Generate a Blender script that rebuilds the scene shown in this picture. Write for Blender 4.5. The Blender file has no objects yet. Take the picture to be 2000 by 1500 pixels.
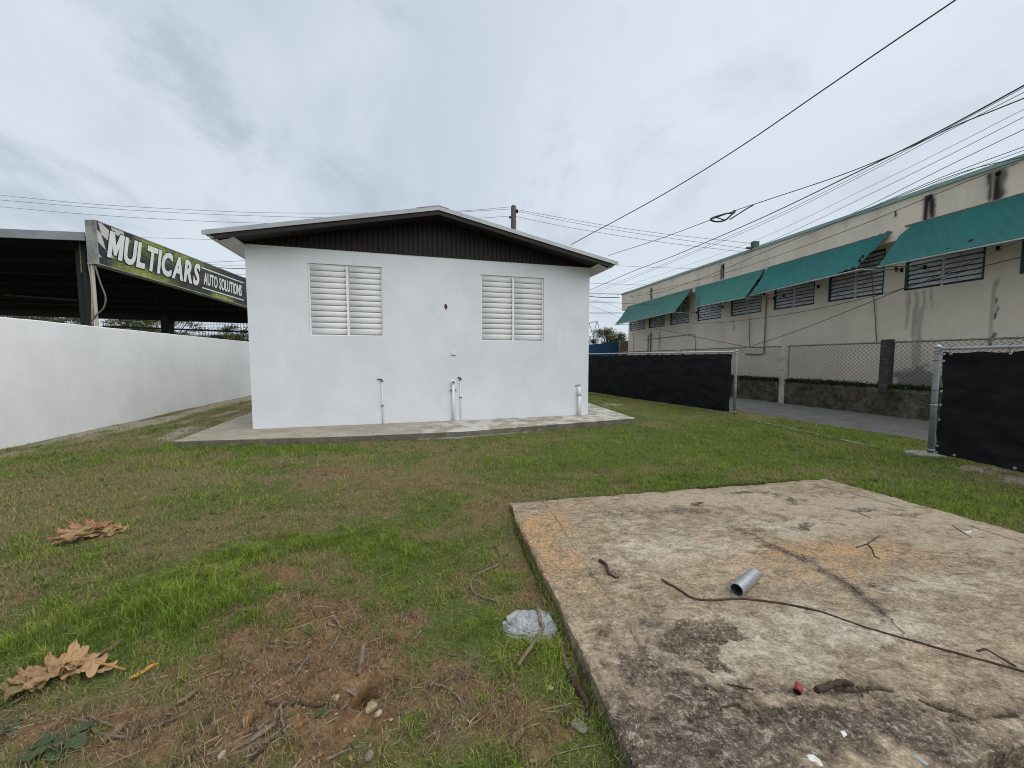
import bpy, math, random
import numpy as np
from mathutils import Matrix, Vector
R = math.radians
rnd = random.Random(7)
rng = np.random.default_rng(11)
scene = bpy.context.scene
col = scene.collection

# ------------------------------------------------------------------ camera
H = 1.45                      # eye height of the photographer
FPX = 735.0                   # focal length for a 2000 px wide frame
PITCH = math.atan(49 / 735.0)
cam_d = bpy.data.cameras.new('camera')
cam_d.sensor_width = 36.0
cam_d.lens = 36.0 * FPX / 2000.0
cam_d.clip_start = 0.05
cam_d.clip_end = 3000
cam = bpy.data.objects.new('camera', cam_d)
cam.location = (0, 0, H)
cam.rotation_euler = (math.pi / 2 - PITCH, 0, 0)
col.objects.link(cam)
scene.camera = cam

# ------------------------------------------------------------------ sky and sun
SUN_EL, SUN_AZ = R(52), R(121)     # azimuth measured clockwise from +Y: behind the photographer, to the right
world = bpy.data.worlds.new('World')
scene.world = world
world.use_nodes = True
wn = world.node_tree
wn.nodes.clear()
def wnode(t, **k):
    n = wn.nodes.new(t)
    for a, b in k.items(): setattr(n, a, b)
    return n
def wmath(op, a, b=None, c=None):
    n = wnode('ShaderNodeMath', operation=op)
    for i, v in enumerate((a, b, c)):
        if v is None: continue
        if isinstance(v, (int, float)): n.inputs[i].default_value = v
        else: wn.links.new(v, n.inputs[i])
    return n.outputs[0]
def wmix(f, a, b):
    n = wnode('ShaderNodeMix', data_type='RGBA')
    for s, v in ((n.inputs[0], f), (n.inputs[6], a), (n.inputs[7], b)):
        if isinstance(v, (int, float)): s.default_value = v
        elif isinstance(v, tuple): s.default_value = (*v, 1)
        else: wn.links.new(v, s)
    return n.outputs[2]
sky = wnode('ShaderNodeTexSky', sky_type='NISHITA')
sky.sun_disc = False
sky.sun_elevation = SUN_EL
sky.sun_rotation = SUN_AZ
sky.air_density = 1.0
sky.dust_density = 3.0
tc = wnode('ShaderNodeTexCoord')
sep = wnode('ShaderNodeSeparateXYZ')
wn.links.new(tc.outputs['Generated'], sep.inputs[0])
zz = wmath('ADD', wmath('MAXIMUM', sep.outputs[2], 0.0), 0.22)
cx_ = wmath('DIVIDE', sep.outputs[0], zz)
cy_ = wmath('DIVIDE', sep.outputs[1], zz)
cmb = wnode('ShaderNodeCombineXYZ')
wn.links.new(cx_, cmb.inputs[0]); wn.links.new(cy_, cmb.inputs[1])
mp = wnode('ShaderNodeMapping')
mp.inputs['Rotation'].default_value = (0, 0, R(35))
mp.inputs['Scale'].default_value = (1.0, 0.72, 1)
mp.inputs['Location'].default_value = (3.3, 1.2, 0)
wn.links.new(cmb.outputs[0], mp.inputs[0])
def wnoise(scale, det, rough, dist=0.0):
    n = wnode('ShaderNodeTexNoise')
    n.inputs['Scale'].default_value = scale
    n.inputs['Detail'].default_value = det
    n.inputs['Roughness'].default_value = rough
    n.inputs['Distortion'].default_value = dist
    wn.links.new(mp.outputs[0], n.inputs['Vector'])
    return n.outputs[0]
def wrange(v, a, b, c=0.0, d=1.0):
    n = wnode('ShaderNodeMapRange', interpolation_type='SMOOTHSTEP')
    wn.links.new(v, n.inputs[0])
    for i, x in enumerate((a, b, c, d)): n.inputs[i + 1].default_value = x
    return n.outputs[0]
big = wrange(wnoise(0.85, 6, 0.58, 0.5), 0.38, 0.64)
fine = wrange(wnoise(2.1, 8, 0.62, 0.35), 0.47, 0.68)
side = wrange(sep.outputs[0], -0.75, 0.45)
lowb = wrange(sep.outputs[2], 0.0, 0.42)
# overcast: a white layer, thinner and greyer over the western (left) half
bright = (6.55, 7.15, 7.85)
grey = (4.2, 4.9, 5.75)
f1 = wmath('MULTIPLY', wmath('SUBTRACT', 1.0, wmath('MULTIPLY', side, 0.80)), wmath('ADD', wmath('MULTIPLY', big, 0.85), 0.15))
c1 = wmix(f1, bright, grey)
c2 = wmix(wmath('MULTIPLY', wmath('MULTIPLY', fine, wmath('SUBTRACT', 1.0, wmath('MULTIPLY', side, 0.60))), 0.72), c1, (3.6, 4.25, 5.0))
c3 = wmix(wmath('MULTIPLY', wmath('SUBTRACT', 1.0, lowb), 0.35), c2, (5.9, 6.6, 7.3))
cfin = wmix(0.06, c3, sky.outputs[0])
bg = wnode('ShaderNodeBackground')
bg.inputs['Strength'].default_value = 0.08
wn.links.new(cfin, bg.inputs['Color'])
wo = wnode('ShaderNodeOutputWorld')
wn.links.new(bg.outputs[0], wo.inputs['Surface'])

sun_d = bpy.data.lights.new('sun', 'SUN')
sun_d.energy = 1.5
sun_d.angle = R(95)
sun_d.color = (1.0, 0.965, 0.91)
sun = bpy.data.objects.new('sun', sun_d)
sv = Vector((math.sin(SUN_AZ) * math.cos(SUN_EL), math.cos(SUN_AZ) * math.cos(SUN_EL), math.sin(SUN_EL)))
sun.rotation_euler = sv.to_track_quat('Z', 'Y').to_euler()
sun.location = sv * 60
col.objects.link(sun)

vs = scene.view_settings
vs.view_transform = 'Standard'
vs.look = 'None'
vs.exposure = 0.55
vs.gamma = 1.0
vs.use_curve_mapping = False
scene.cycles.filter_width = 1.0
scene.cycles.max_bounces = 6
scene.cycles.diffuse_bounces = 4
scene.cycles.transparent_max_bounces = 12

# ------------------------------------------------------------------ surveying helpers (photo measurements -> metres)
CP, SP = math.cos(PITCH), math.sin(PITCH)
def ray(px, py):
    x = (px - 1000) / FPX; y = -(py - 750) / FPX
    return Vector((x, CP + SP * y, -SP + CP * y))
def G(px, py, z=0.0):
    d = ray(px, py); t = (z - H) / d.z
    return Vector((0, 0, H)) + d * t
def at(px, py, Y):
    d = ray(px, py)
    return Vector((0, 0, H)) + d * (Y / d.y)
def on_plane(px, py, p0, n):
    d = ray(px, py); o = Vector((0, 0, H))
    return o + d * ((p0 - o).dot(n) / d.dot(n))

# ------------------------------------------------------------------ numpy noise
def _h(ix, iy, s):
    n = (ix.astype(np.int64) * 374761393 + iy.astype(np.int64) * 668265263 + s * 1442695041) & 0x7fffffff
    n = ((n ^ (n >> 13)) * 1274126177) & 0x7fffffff
    return ((n ^ (n >> 16)) & 0xffff) / 65535.0
def vnoise(x, y, s=0):
    ix = np.floor(x); iy = np.floor(y); fx = x - ix; fy = y - iy
    fx = fx * fx * (3 - 2 * fx); fy = fy * fy * (3 - 2 * fy)
    a = _h(ix, iy, s); b = _h(ix + 1, iy, s); c = _h(ix, iy + 1, s); d = _h(ix + 1, iy + 1, s)
    return (a * (1 - fx) + b * fx) * (1 - fy) + (c * (1 - fx) + d * fx) * fy
def fbm(x, y, f, o=4, s=0, g=0.5):
    t = 0; a = 1; w = 0
    for i in range(o):
        t = t + a * vnoise(x * f + 17.3 * i, y * f - 9.1 * i, s + i); w += a; a *= g; f *= 2.03
    return t / w
def sstep(a, b, x):
    t = np.clip((x - a) / (b - a), 0, 1)
    return t * t * (3 - 2 * t)
def sd_poly(x, y, poly):
    d = np.full(x.shape, 1e9); inside = np.zeros(x.shape, bool)
    n = len(poly)
    for i in range(n):
        ax, ay = poly[i][:2]; bx, by = poly[(i + 1) % n][:2]
        ex, ey = bx - ax, by - ay
        t = np.clip(((x - ax) * ex + (y - ay) * ey) / (ex * ex + ey * ey), 0, 1)
        d = np.minimum(d, np.hypot(x - ax - t * ex, y - ay - t * ey))
        c = ((ay <= y) & (by > y)) | ((by <= y) & (ay > y))
        xx = ax + (y - ay) * ex / (ey if abs(ey) > 1e-9 else 1e-9)
        inside ^= c & (x < xx)
    return np.where(inside, -d, d)
def sd_line(x, y, pts):
    d = np.full(x.shape, 1e9)
    for a, b in zip(pts[:-1], pts[1:]):
        ex, ey = b[0] - a[0], b[1] - a[1]
        t = np.clip(((x - a[0]) * ex + (y - a[1]) * ey) / (ex * ex + ey * ey + 1e-12), 0, 1)
        d = np.minimum(d, np.hypot(x - a[0] - t * ex, y - a[1] - t * ey))
    return d

# ------------------------------------------------------------------ node helpers
class Mat:
    def __init__(s, name, rough=0.8, spec=0.3, metal=0.0):
        s.m = bpy.data.materials.new(name); s.m.use_nodes = True
        s.nt = s.m.node_tree
        s.b = s.nt.nodes['Principled BSDF']
        s.b.inputs['Roughness'].default_value = rough
        s.b.inputs['Specular IOR Level'].default_value = spec
        s.b.inputs['Metallic'].default_value = metal
        s.t = s.nt.nodes.new('ShaderNodeTexCoord')
        s.vec = s.t.outputs['Object']
    def put(s, sock, v):
        if isinstance(v, (int, float)): sock.default_value = v
        elif isinstance(v, tuple): sock.default_value = (*v, 1) if len(v) == 3 and sock.type == 'RGBA' else v
        else: s.nt.links.new(v, sock)
    def map(s, scale=(1, 1, 1), rot=(0, 0, 0), vec=None):
        n = s.nt.nodes.new('ShaderNodeMapping')
        n.inputs['Scale'].default_value = scale; n.inputs['Rotation'].default_value = rot
        s.nt.links.new(vec or s.vec, n.inputs[0]); return n.outputs[0]
    def noise(s, scale, det=4, rough=0.55, vec=None, dist=0.0):
        n = s.nt.nodes.new('ShaderNodeTexNoise')
        for k, v in (('Scale', scale), ('Detail', det), ('Roughness', rough), ('Distortion', dist)): n.inputs[k].default_value = v
        s.nt.links.new(vec or s.vec, n.inputs['Vector']); return n.outputs[0]
    def voro(s, scale, vec=None, feat='F1', out='Distance', rand=1.0):
        n = s.nt.nodes.new('ShaderNodeTexVoronoi'); n.feature = feat
        n.inputs['Scale'].default_value = scale; n.inputs['Randomness'].default_value = rand
        s.nt.links.new(vec or s.vec, n.inputs['Vector']); return n.outputs[out]
    def rng(s, v, a, b, c=0.0, d=1.0):
        n = s.nt.nodes.new('ShaderNodeMapRange'); n.interpolation_type = 'SMOOTHSTEP'
        s.put(n.inputs[0], v)
        for i, x in enumerate((a, b, c, d)): n.inputs[i + 1].default_value = x
        return n.outputs[0]
    def math(s, op, a, b=0.0):
        n = s.nt.nodes.new('ShaderNodeMath'); n.operation = op
        s.put(n.inputs[0], a); s.put(n.inputs[1], b); return n.outputs[0]
    def mul(s, a, b): return s.math('MULTIPLY', a, b)
    def mix(s, f, a, b, mode='MIX'):
        n = s.nt.nodes.new('ShaderNodeMix'); n.data_type = 'RGBA'; n.blend_type = mode
        s.put(n.inputs[0], f); s.put(n.inputs[6], a); s.put(n.inputs[7], b); return n.outputs[2]
    def ramp(s, f, stops):
        n = s.nt.nodes.new('ShaderNodeValToRGB'); e = n.color_ramp.elements
        while len(e) < len(stops): e.new(0.5)
        for k, (p, c) in zip(e, stops): k.position = p; k.color = (*c, 1)
        s.put(n.inputs[0], f); return n.outputs[0]
    def attr(s, name, out='Fac'):
        n = s.nt.nodes.new('ShaderNodeAttribute'); n.attribute_name = name; return n.outputs[out]
    def xyz(s, vec=None):
        n = s.nt.nodes.new('ShaderNodeSeparateXYZ'); s.nt.links.new(vec or s.vec, n.inputs[0]); return n.outputs
    def bump(s, h, strength=0.3, dist=0.01, prev=None):
        n = s.nt.nodes.new('ShaderNodeBump')
        n.inputs['Strength'].default_value = strength; n.inputs['Distance'].default_value = dist
        s.put(n.inputs['Height'], h)
        if prev is not None: s.nt.links.new(prev, n.inputs['Normal'])
        return n.outputs[0]
    def end(s, color, normal=None, rough=None):
        s.put(s.b.inputs['Base Color'], color)
        if normal is not None: s.nt.links.new(normal, s.b.inputs['Normal'])
        if rough is not None: s.put(s.b.inputs['Roughness'], rough)
        return s.m
def plain(name, c, rough=0.7, spec=0.3, metal=0.0, var=0.15, scale=6.0, bump=0.0, bscale=60.0):
    m = Mat(name, rough, spec, metal)
    a = tuple(x * (1 - var) for x in c); b = tuple(min(1, x * (1 + var)) for x in c)
    cc = m.mix(m.rng(m.noise(scale, 5, 0.6), 0.3, 0.7), a, b)
    nb = m.bump(m.noise(bscale, 3), bump, 0.005) if bump else None
    return m.end(cc, nb)

M = {}
# ------------------------------------------------------------------ mesh helpers
WM = {}
class MB:
    def __init__(s): s.v = []; s.f = []; s.sm = []
    def add(s, vs, fs, smooth=False):
        o = len(s.v); s.v += [tuple(x) for x in vs]
        s.f += [tuple(i + o for i in f) for f in fs]; s.sm += [smooth] * len(fs); return s
    def quad(s, a, b, c, d): return s.add([a, b, c, d], [(0, 1, 2, 3)])
    def frame_box(s, o, ex, ey, ez):
        o = Vector(o); ex = Vector(ex); ey = Vector(ey); ez = Vector(ez)
        vs = [o + ex * i + ey * j + ez * k for k in (0, 1) for j in (0, 1) for i in (0, 1)]
        fs = [(0, 2, 3, 1), (4, 5, 7, 6), (0, 1, 5, 4), (2, 6, 7, 3), (0, 4, 6, 2), (1, 3, 7, 5)]
        if ex.cross(ey).dot(ez) < 0: fs = [tuple(reversed(f)) for f in fs]
        return s.add(vs, fs)
    def box(s, x0, x1, y0, y1, z0, z1):
        return s.frame_box((x0, y0, z0), (x1 - x0, 0, 0), (0, y1 - y0, 0), (0, 0, z1 - z0))
    def tube(s, pts, r, n=8, cap=True, smooth=True, squash=1.0):
        pts = [Vector(p) for p in pts]
        rs = r if isinstance(r, (list, tuple)) else [r] * len(pts)
        vs = []; up = None
        for i, p in enumerate(pts):
            t = (pts[min(i + 1, len(pts) - 1)] - pts[max(i - 1, 0)]).normalized()
            if up is None:
                up = Vector((0, 0, 1)) if abs(t.z) < 0.9 else Vector((1, 0, 0))
            a = t.cross(up)
            if a.length < 1e-5: a = t.cross(Vector((0.3, 1, 0.2)))
            a.normalize(); b = a.cross(t).normalized(); up = b
            for k in range(n):
                w = 2 * math.pi * k / n
                vs.append(p + a * math.cos(w) * rs[i] + b * math.sin(w) * rs[i] * squash)
        fs = []
        for i in range(len(pts) - 1):
            for k in range(n):
                k2 = (k + 1) % n
                fs.append((i * n + k, i * n + k2, (i + 1) * n + k2, (i + 1) * n + k))
        s.add(vs, fs, smooth)
        if cap:
            o = len(s.v) - len(vs)
            s.f.append(tuple(o + k for k in reversed(range(n)))); s.sm.append(False)
            e = o + (len(pts) - 1) * n
            s.f.append(tuple(e + k for k in range(n))); s.sm.append(False)
        return s
    def prism(s, poly, z0, z1):
        n = len(poly)
        vs = [(p[0], p[1], z0) for p in poly] + [(p[0], p[1], z1) for p in poly]
        fs = [tuple(reversed(range(n))), tuple(range(n, 2 * n))] + [(i, (i + 1) % n, n + (i + 1) % n, n + i) for i in range(n)]
        return s.add(vs, fs)
    def mesh(s, name):
        me = bpy.data.meshes.new(name)
        me.from_pydata(s.v, [], s.f)
        me.polygons.foreach_set('use_smooth', s.sm)
        me.update(); return me
    def build(s, name, mat, parent=None, mtx=None):
        me = s.mesh(name)
        if mat: me.materials.append(mat)
        return obj(name, me, parent, mtx)
def obj(name, me, parent=None, mtx=None):
    o = bpy.data.objects.new(name, me); col.objects.link(o)
    mtx = mtx or Matrix.Identity(4)
    WM[o] = mtx
    if parent is not None:
        o.parent = parent; o.matrix_basis = WM[parent].inverted() @ mtx
    else: o.matrix_basis = mtx
    return o
def tag(o, label=None, cat=None, group=None, kind=None):
    if label: o['label'] = label
    if cat: o['category'] = cat
    if group: o['group'] = group
    if kind: o['kind'] = kind
    return o
def thing(name, loc, label, cat, group=None):
    o = bpy.data.objects.new(name, None); col.objects.link(o)
    o.empty_display_size = 0.2
    o.location = loc; WM[o] = Matrix.Translation(Vector(loc))
    return tag(o, label, cat, group)
def grid_mesh(name, P, attrs=None, smooth=True, mat=None, flip=False):
    """P: (n,m,3) array -> quad grid mesh with float point attributes."""
    n, m, _ = P.shape
    me = bpy.data.meshes.new(name)
    nv = n * m; nf = (n - 1) * (m - 1)
    me.vertices.add(nv); me.vertices.foreach_set('co', P.reshape(-1).astype(np.float32))
    idx = np.arange(nv).reshape(n, m)
    q = np.stack([idx[:-1, :-1], idx[1:, :-1], idx[1:, 1:], idx[:-1, 1:]], -1).reshape(-1, 4)
    if flip: q = q[:, ::-1]
    me.loops.add(nf * 4); me.loops.foreach_set('vertex_index', q.reshape(-1).astype(np.int32))
    me.polygons.add(nf)
    me.polygons.foreach_set('loop_start', (np.arange(nf) * 4).astype(np.int32))
    me.polygons.foreach_set('loop_total', np.full(nf, 4, np.int32))
    me.polygons.foreach_set('use_smooth', np.full(nf, smooth))
    me.update(calc_edges=True)
    for k, a in (attrs or {}).items():
        at_ = me.attributes.new(k, 'FLOAT', 'POINT'); at_.data.foreach_set('value', a.reshape(-1).astype(np.float32))
    if mat: me.materials.append(mat)
    return me
def raw_mesh(name, V, F, colors=None, mat=None, smooth=False):
    """V (n,3), F (m,k) arrays"""
    me = bpy.data.meshes.new(name)
    k = F.shape[1]
    me.vertices.add(len(V)); me.vertices.foreach_set('co', V.reshape(-1).astype(np.float32))
    me.loops.add(F.size); me.loops.foreach_set('vertex_index', F.reshape(-1).astype(np.int32))
    me.polygons.add(len(F))
    me.polygons.foreach_set('loop_start', (np.arange(len(F)) * k).astype(np.int32))
    me.polygons.foreach_set('loop_total', np.full(len(F), k, np.int32))
    me.polygons.foreach_set('use_smooth', np.full(len(F), smooth))
    me.update(calc_edges=True)
    if colors is not None:
        c = me.attributes.new('tint', 'FLOAT_COLOR', 'POINT')
        c.data.foreach_set('color', np.concatenate([colors, np.ones((len(V), 1))], 1).reshape(-1).astype(np.float32))
    if mat: me.materials.append(mat)
    return me
def catmull(pts, n=8):
    pts = [Vector(p) for p in pts]
    if len(pts) < 3: return [pts[0].lerp(pts[-1], i / n) for i in range(n + 1)]
    out = []
    for i in range(len(pts) - 1):
        p0 = pts[i - 1] if i else pts[0] * 2 - pts[1]
        p1, p2 = pts[i], pts[i + 1]
        p3 = pts[i + 2] if i + 2 < len(pts) else pts[-1] * 2 - pts[-2]
        for k in range(n):
            t = k / n
            out.append(0.5 * ((2 * p1) + (p2 - p0) * t + (2 * p0 - 5 * p1 + 4 * p2 - p3) * t * t + (3 * p1 - p0 - 3 * p2 + p3) * t ** 3))
    out.append(pts[-1]); return out

# ------------------------------------------------------------------ layout
HA = G(494, 838, 0.12); HB = G(1148, 810, 0.12)
HU = (HB - HA); HU.z = 0; HW = HU.length; HU.normalize()
HV = Vector((-HU.y, HU.x, 0)); UP = Vector((0, 0, 1))
def HP(u, o, z):                       # u along the house front, o out towards the camera, z up
    return Vector((HA.x, HA.y, 0)) + HU * u - HV * o + UP * z
def house_uz(px, py, o=0.0):
    p = on_plane(px, py, HP(0, o, 0), HV)
    return (p - HP(0, 0, 0)).dot(HU), p.z
APRON_Z = 0.12
ap = [G(340, 861, APRON_Z), G(690, 851, APRON_Z), G(905, 842, APRON_Z), G(1240, 816, APRON_Z)]
apR = (G(1150, 787, APRON_Z) - ap[3]).normalized(); apL = (G(494, 804, APRON_Z) - ap[0]).normalized()
APRON = [ap[0], ap[1], ap[2], ap[3], ap[3] + apR * 9.5, ap[0] + apL * 10.5]
APRON = [(p.x, p.y) for p in APRON]
SLAB_Z = 0.09
SLAB = [(-0.02, 3.48), (0.46, 0.92), (4.3, 1.83), (3.55, 4.19)]
LW0 = G(0, 878); LW1 = G(490, 772); LWD = (LW1 - LW0).normalized()
RW0 = G(1811, 821); RW1 = G(1439, 776); RWD = (RW1 - RW0).normalized(); RWN = Vector((-RWD.y, RWD.x, 0))   # RWN points to the road
RW_A = RW0 - RWD * 6.5; RW_B = RW1 + RWD * 9.0
RD0 = G(1811, 861); RD1 = G(1439, 802); RDD = (RD1 - RD0).normalized()
POSTL = G(1434, 810); POSTR = G(1817, 888)

def blob(x, y, px, py, rx, ry):
    c = G(px, py); d = c.y
    ax = 1.32 * rx * d / FPX; ay = 1.32 * ry * d * d / (FPX * H)
    dx, dy = x - c.x, y - c.y
    k = c.x / c.y                      # the ellipse leans along the line of sight
    dx = dx - dy * k
    return np.exp(-((dx / ax) ** 2 + (dy / ay) ** 2))
DIRT = [(1000, 1390, 180, 95, .80), (930, 1130, 80, 55, .65), (1040, 1130, 45, 90, .75), (640, 1310, 240, 130, 1.25), (660, 1210, 170, 60, 1.0), (800, 1400, 170, 80, .8), (470, 1430, 380, 65, 1.1), (860, 1440, 200, 70, .55), (250, 1440, 280, 50, 1.0), (850, 1250, 90, 60, .45),
        (640, 1190, 130, 45, .9), (560, 1125, 100, 22, .8), (700, 1130, 60, 22, .55), (545, 907, 30, 7, .8), (620, 925, 90, 9, .65), (700, 938, 120, 9, .6),
        (760, 915, 40, 6, .6), (880, 950, 70, 22, .65), (920, 1020, 60, 40, .45), (980, 1000, 40, 16, .7), (120, 972, 60, 7, .5), (50, 1170, 80, 30, .45),
        (240, 1060, 60, 18, .3), (340, 1060, 70, 25, .25), (1040, 1060, 40, 60, .6), (1130, 1330, 60, 90, .5), (480, 1290, 60, 40, .5), (1080, 1000, 40, 10, .5)]
LUSH = [(1120, 905, 200, 18, .55), (1520, 850, 260, 22, .6), (1250, 850, 160, 12, .5), (330, 905, 260, 14, .35), (400, 1165, 120, 42, 1.0), (330, 1215, 170, 36, 1.0), (480, 1098, 60, 22, .9), (130, 1265, 160, 32, .9), (470, 1215, 60, 45, .8), (620, 1060, 110, 16, .8),
        (720, 1062, 90, 24, .7), (800, 1090, 80, 40, .5), (930, 1235, 45, 35, .8), (1060, 1270, 50, 40, .6), (520, 879, 190, 8, .8), (1010, 880, 110, 8, .3), (1400, 880, 380, 40, .5),
        (1700, 985, 260, 34, .65), (1300, 945, 140, 18, .6), (940, 1350, 40, 40, .4), (990, 1420, 50, 40, .4), (860, 1000, 50, 20, .3), (180, 1090, 90, 30, .35)]
SANDY = [(60, 895, 90, 8, .6), (180, 868, 90, 6, .6), (330, 822, 90, 6, .9), (440, 798, 60, 5, .9), (420, 812, 50, 4, .9), (290, 843, 50, 4, .6), (1205, 791, 30, 2.2, 1.2), (1900, 915, 90, 8, .9), (1990, 938, 60, 8, .8), (480, 788, 40, 4, .8)]
def lawn_masks(x, y):
    d = 0 * x; l = 0 * x; sdy = 0 * x
    for px, py, a, b, k in DIRT: d = np.maximum(d, k * blob(x, y, px, py, a, b))
    for px, py, a, b, k in LUSH: l = np.maximum(l, k * blob(x, y, px, py, a, b))
    wl = np.abs((x - LW0.x) * LWD.y - (y - LW0.y) * LWD.x); sdy = np.maximum(sdy, 1.25 * np.exp(-((wl - .35) / .55) ** 2) * (y > 3) + .9 * np.exp(-((wl - 1.9) / .7) ** 2) * (y > 6.5) * (x < 0))
    for px, py, a, b, k in SANDY: sdy = np.maximum(sdy, k * blob(x, y, px, py, a, b))
    n1 = fbm(x, y, 1.3, 4, 3); n2 = fbm(x, y, 5.0, 4, 9); n3 = fbm(x, y, 14.0, 3, 21)
    dirt = np.clip(sstep(0.26, 0.98, d + (n2 - .5) * 0.85 + (n3 - .5) * 1.0 + (n1 - .5) * .4), 0, 1)
    st_ = fbm(x * .97 + y * .24, (y * .97 - x * .24) * .22, 3.6, 4, 27); sandy = .85 * sstep(.42, .95, sdy * .75 + (st_ - .5) * 1.5 + (n2 - .5) * .5)
    lush = np.clip(l + (n2 - .5) * 0.5 + (n1 - .5) * .5, 0, 1) * (1 - .85 * dirt)
    dry = np.clip(sstep(.40, .66, n1 * .55 + n2 * .45 + .06 - .28 * l - .05 * sstep(.2, 2.5, x) + .02 * np.exp(-((x + 1.5) / 3) ** 2)), 0, 1)
    return dirt, lush, dry, sandy
HOLE = G(716, 1352); LUMP = G(1035, 1222)
def terrain_z(x, y, masks=None):
    dirt = masks[0] if masks else lawn_masks(x, y)[0]
    z = (fbm(x, y, 0.9, 3, 5) - .5) * 0.05 + (fbm(x, y, 6.0, 4, 6) - .5) * 0.025
    near = np.exp(-np.hypot(x, y - 1.6) / 2.5)
    z = z + near * dirt * ((fbm(x, y, 28.0, 4, 8, .6) - .5) * 0.034)
    z = z - 0.15 * np.exp(-(((x - HOLE.x) / .050) ** 2 + ((y - HOLE.y) / .060) ** 2) ** 2) + .014 * np.exp(-(((x - HOLE.x - .05) / .09) ** 2 + ((y - HOLE.y - .10) / .07) ** 2))
    # little bank behind the lush strip
    z = z + 0.03 * blob(x, y, 390, 1180, 190, 40) + .02 * blob(x, y, 560, 1110, 90, 20)
    s = sd_poly(x, y, SLAB)
    far = sstep(2.9, 3.6, y - .2 * x)
    z = z * sstep(0.0, .5, np.abs(s)) * .6 + z * .4
    z = z + far * 0.075 * np.exp(-np.maximum(s, 0) / .5) * (s > -.1)
    z = np.where(s < -0.03, -0.06, z)
    a = sd_poly(x, y, APRON)
    z = np.where(a < -0.03, -0.05, z)
    # road side: the ground is flat and a little lower under the asphalt
    rd = (x - RD0.x) * RDD.y - (y - RD0.y) * RDD.x
    z = z * (1 - sstep(-.35, 0.1, rd)) - 0.02 * sstep(-.02, 0.12, rd)
    return z

# ------------------------------------------------------------------ ground
def axis(*segs):
    out = []
    for a, b, st in segs:
        n = max(1, int(round((b - a) / st))); out += list(np.linspace(a, b, n, endpoint=False))
    out.append(segs[-1][1]); return np.array(out)
gx = axis((-700, -100, 100), (-100, -25, 12), (-25, -13, 1.0), (-13, -6, .13), (-6, -3, .045), (-3, 1.3, .02), (1.3, 4.5, .05), (4.5, 9, .09), (9, 16, .5), (16, 40, 3), (40, 100, 15), (100, 700, 100))
gy = axis((-60, -6, 9), (-6, 0.8, .4), (.8, 2.6, .016), (2.6, 4.5, .028), (4.5, 9, .06), (9, 17, .13), (17, 30, 1.0), (30, 100, 10), (100, 1500, 140))
GX, GY = np.meshgrid(gx, gy, indexing='ij')
gm = lawn_masks(GX, GY)
GZ = terrain_z(GX, GY, gm)
fade = 1 - sstep(18, 30, np.hypot(GX, GY))
GZ = GZ * fade - .02 * (1 - fade)

def mat_ground():
    m = Mat('lawn soil', 0.95, 0.15)
    dirt, lush, dry, sandy = (m.attr(k) for k in ('dirt', 'lush', 'dry', 'sandy'))
    n1 = m.noise(9, 6, .65); n2 = m.noise(45, 5, .7); n3 = m.noise(160, 3, .7)
    soil = m.ramp(m.math('ADD', m.mul(n1, .5), m.mul(n2, .5)), [(.36, (.036, .021, .012)), (.48, (.150, .087, .043)), (.58, (.235, .145, .075)), (.70, (.35, .245, .145))])
    soil = m.mix(m.rng(m.noise(2.6, 3), .5, .68), soil, m.mix(.35, soil, (.22, .115, .055)))
    speck = m.rng(m.voro(120), .0, .22, 1, 0)
    soil = m.mix(m.mul(speck, m.rng(n1, .5, .65, 0, .6)), soil, (.36, .29, .19))
    thatch = m.ramp(m.math('ADD', m.mul(n2, .55), m.mul(n3, .45)), [(.32, (.055, .042, .020)), (.5, (.16, .125, .062)), (.68, (.30, .24, .135))])
    green = m.ramp(m.math('ADD', m.mul(n2, .5), m.mul(n3, .5)), [(.34, (.018, .030, .006)), (.5, (.066, .098, .020)), (.66, (.16, .185, .055))])
    g2 = m.mix(m.rng(dry, .1, .9, .15, .8), green, thatch)
    c = m.mix(dirt, g2, soil)
    sand = m.ramp(n2, [(.3, (.20, .17, .13)), (.55, (.36, .32, .26)), (.75, (.48, .45, .39))])
    c = m.mix(sandy, c, sand)
    h = m.math('ADD', m.mul(n2, .6), m.mul(n3, .4))
    nb = m.bump(h, .8, .012)
    return m.end(c, nb)
me = grid_mesh('ground', np.stack([GX, GY, GZ], -1), dict(dirt=gm[0], lush=gm[1], dry=gm[2], sandy=gm[3]), True, mat_ground(), flip=False)
ground = obj('ground', me)
tag(ground, 'patchy lawn ground with bare brown soil around the yard', kind='structure')

def tz(x, y):
    return float(terrain_z(np.array([float(x)]), np.array([float(y)]))[0])
def GT(px, py, dz=0.0):
    p = G(px, py)
    z = tz(p.x, p.y); p = G(px, py, z); p.z = tz(p.x, p.y) + dz
    return p

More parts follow.
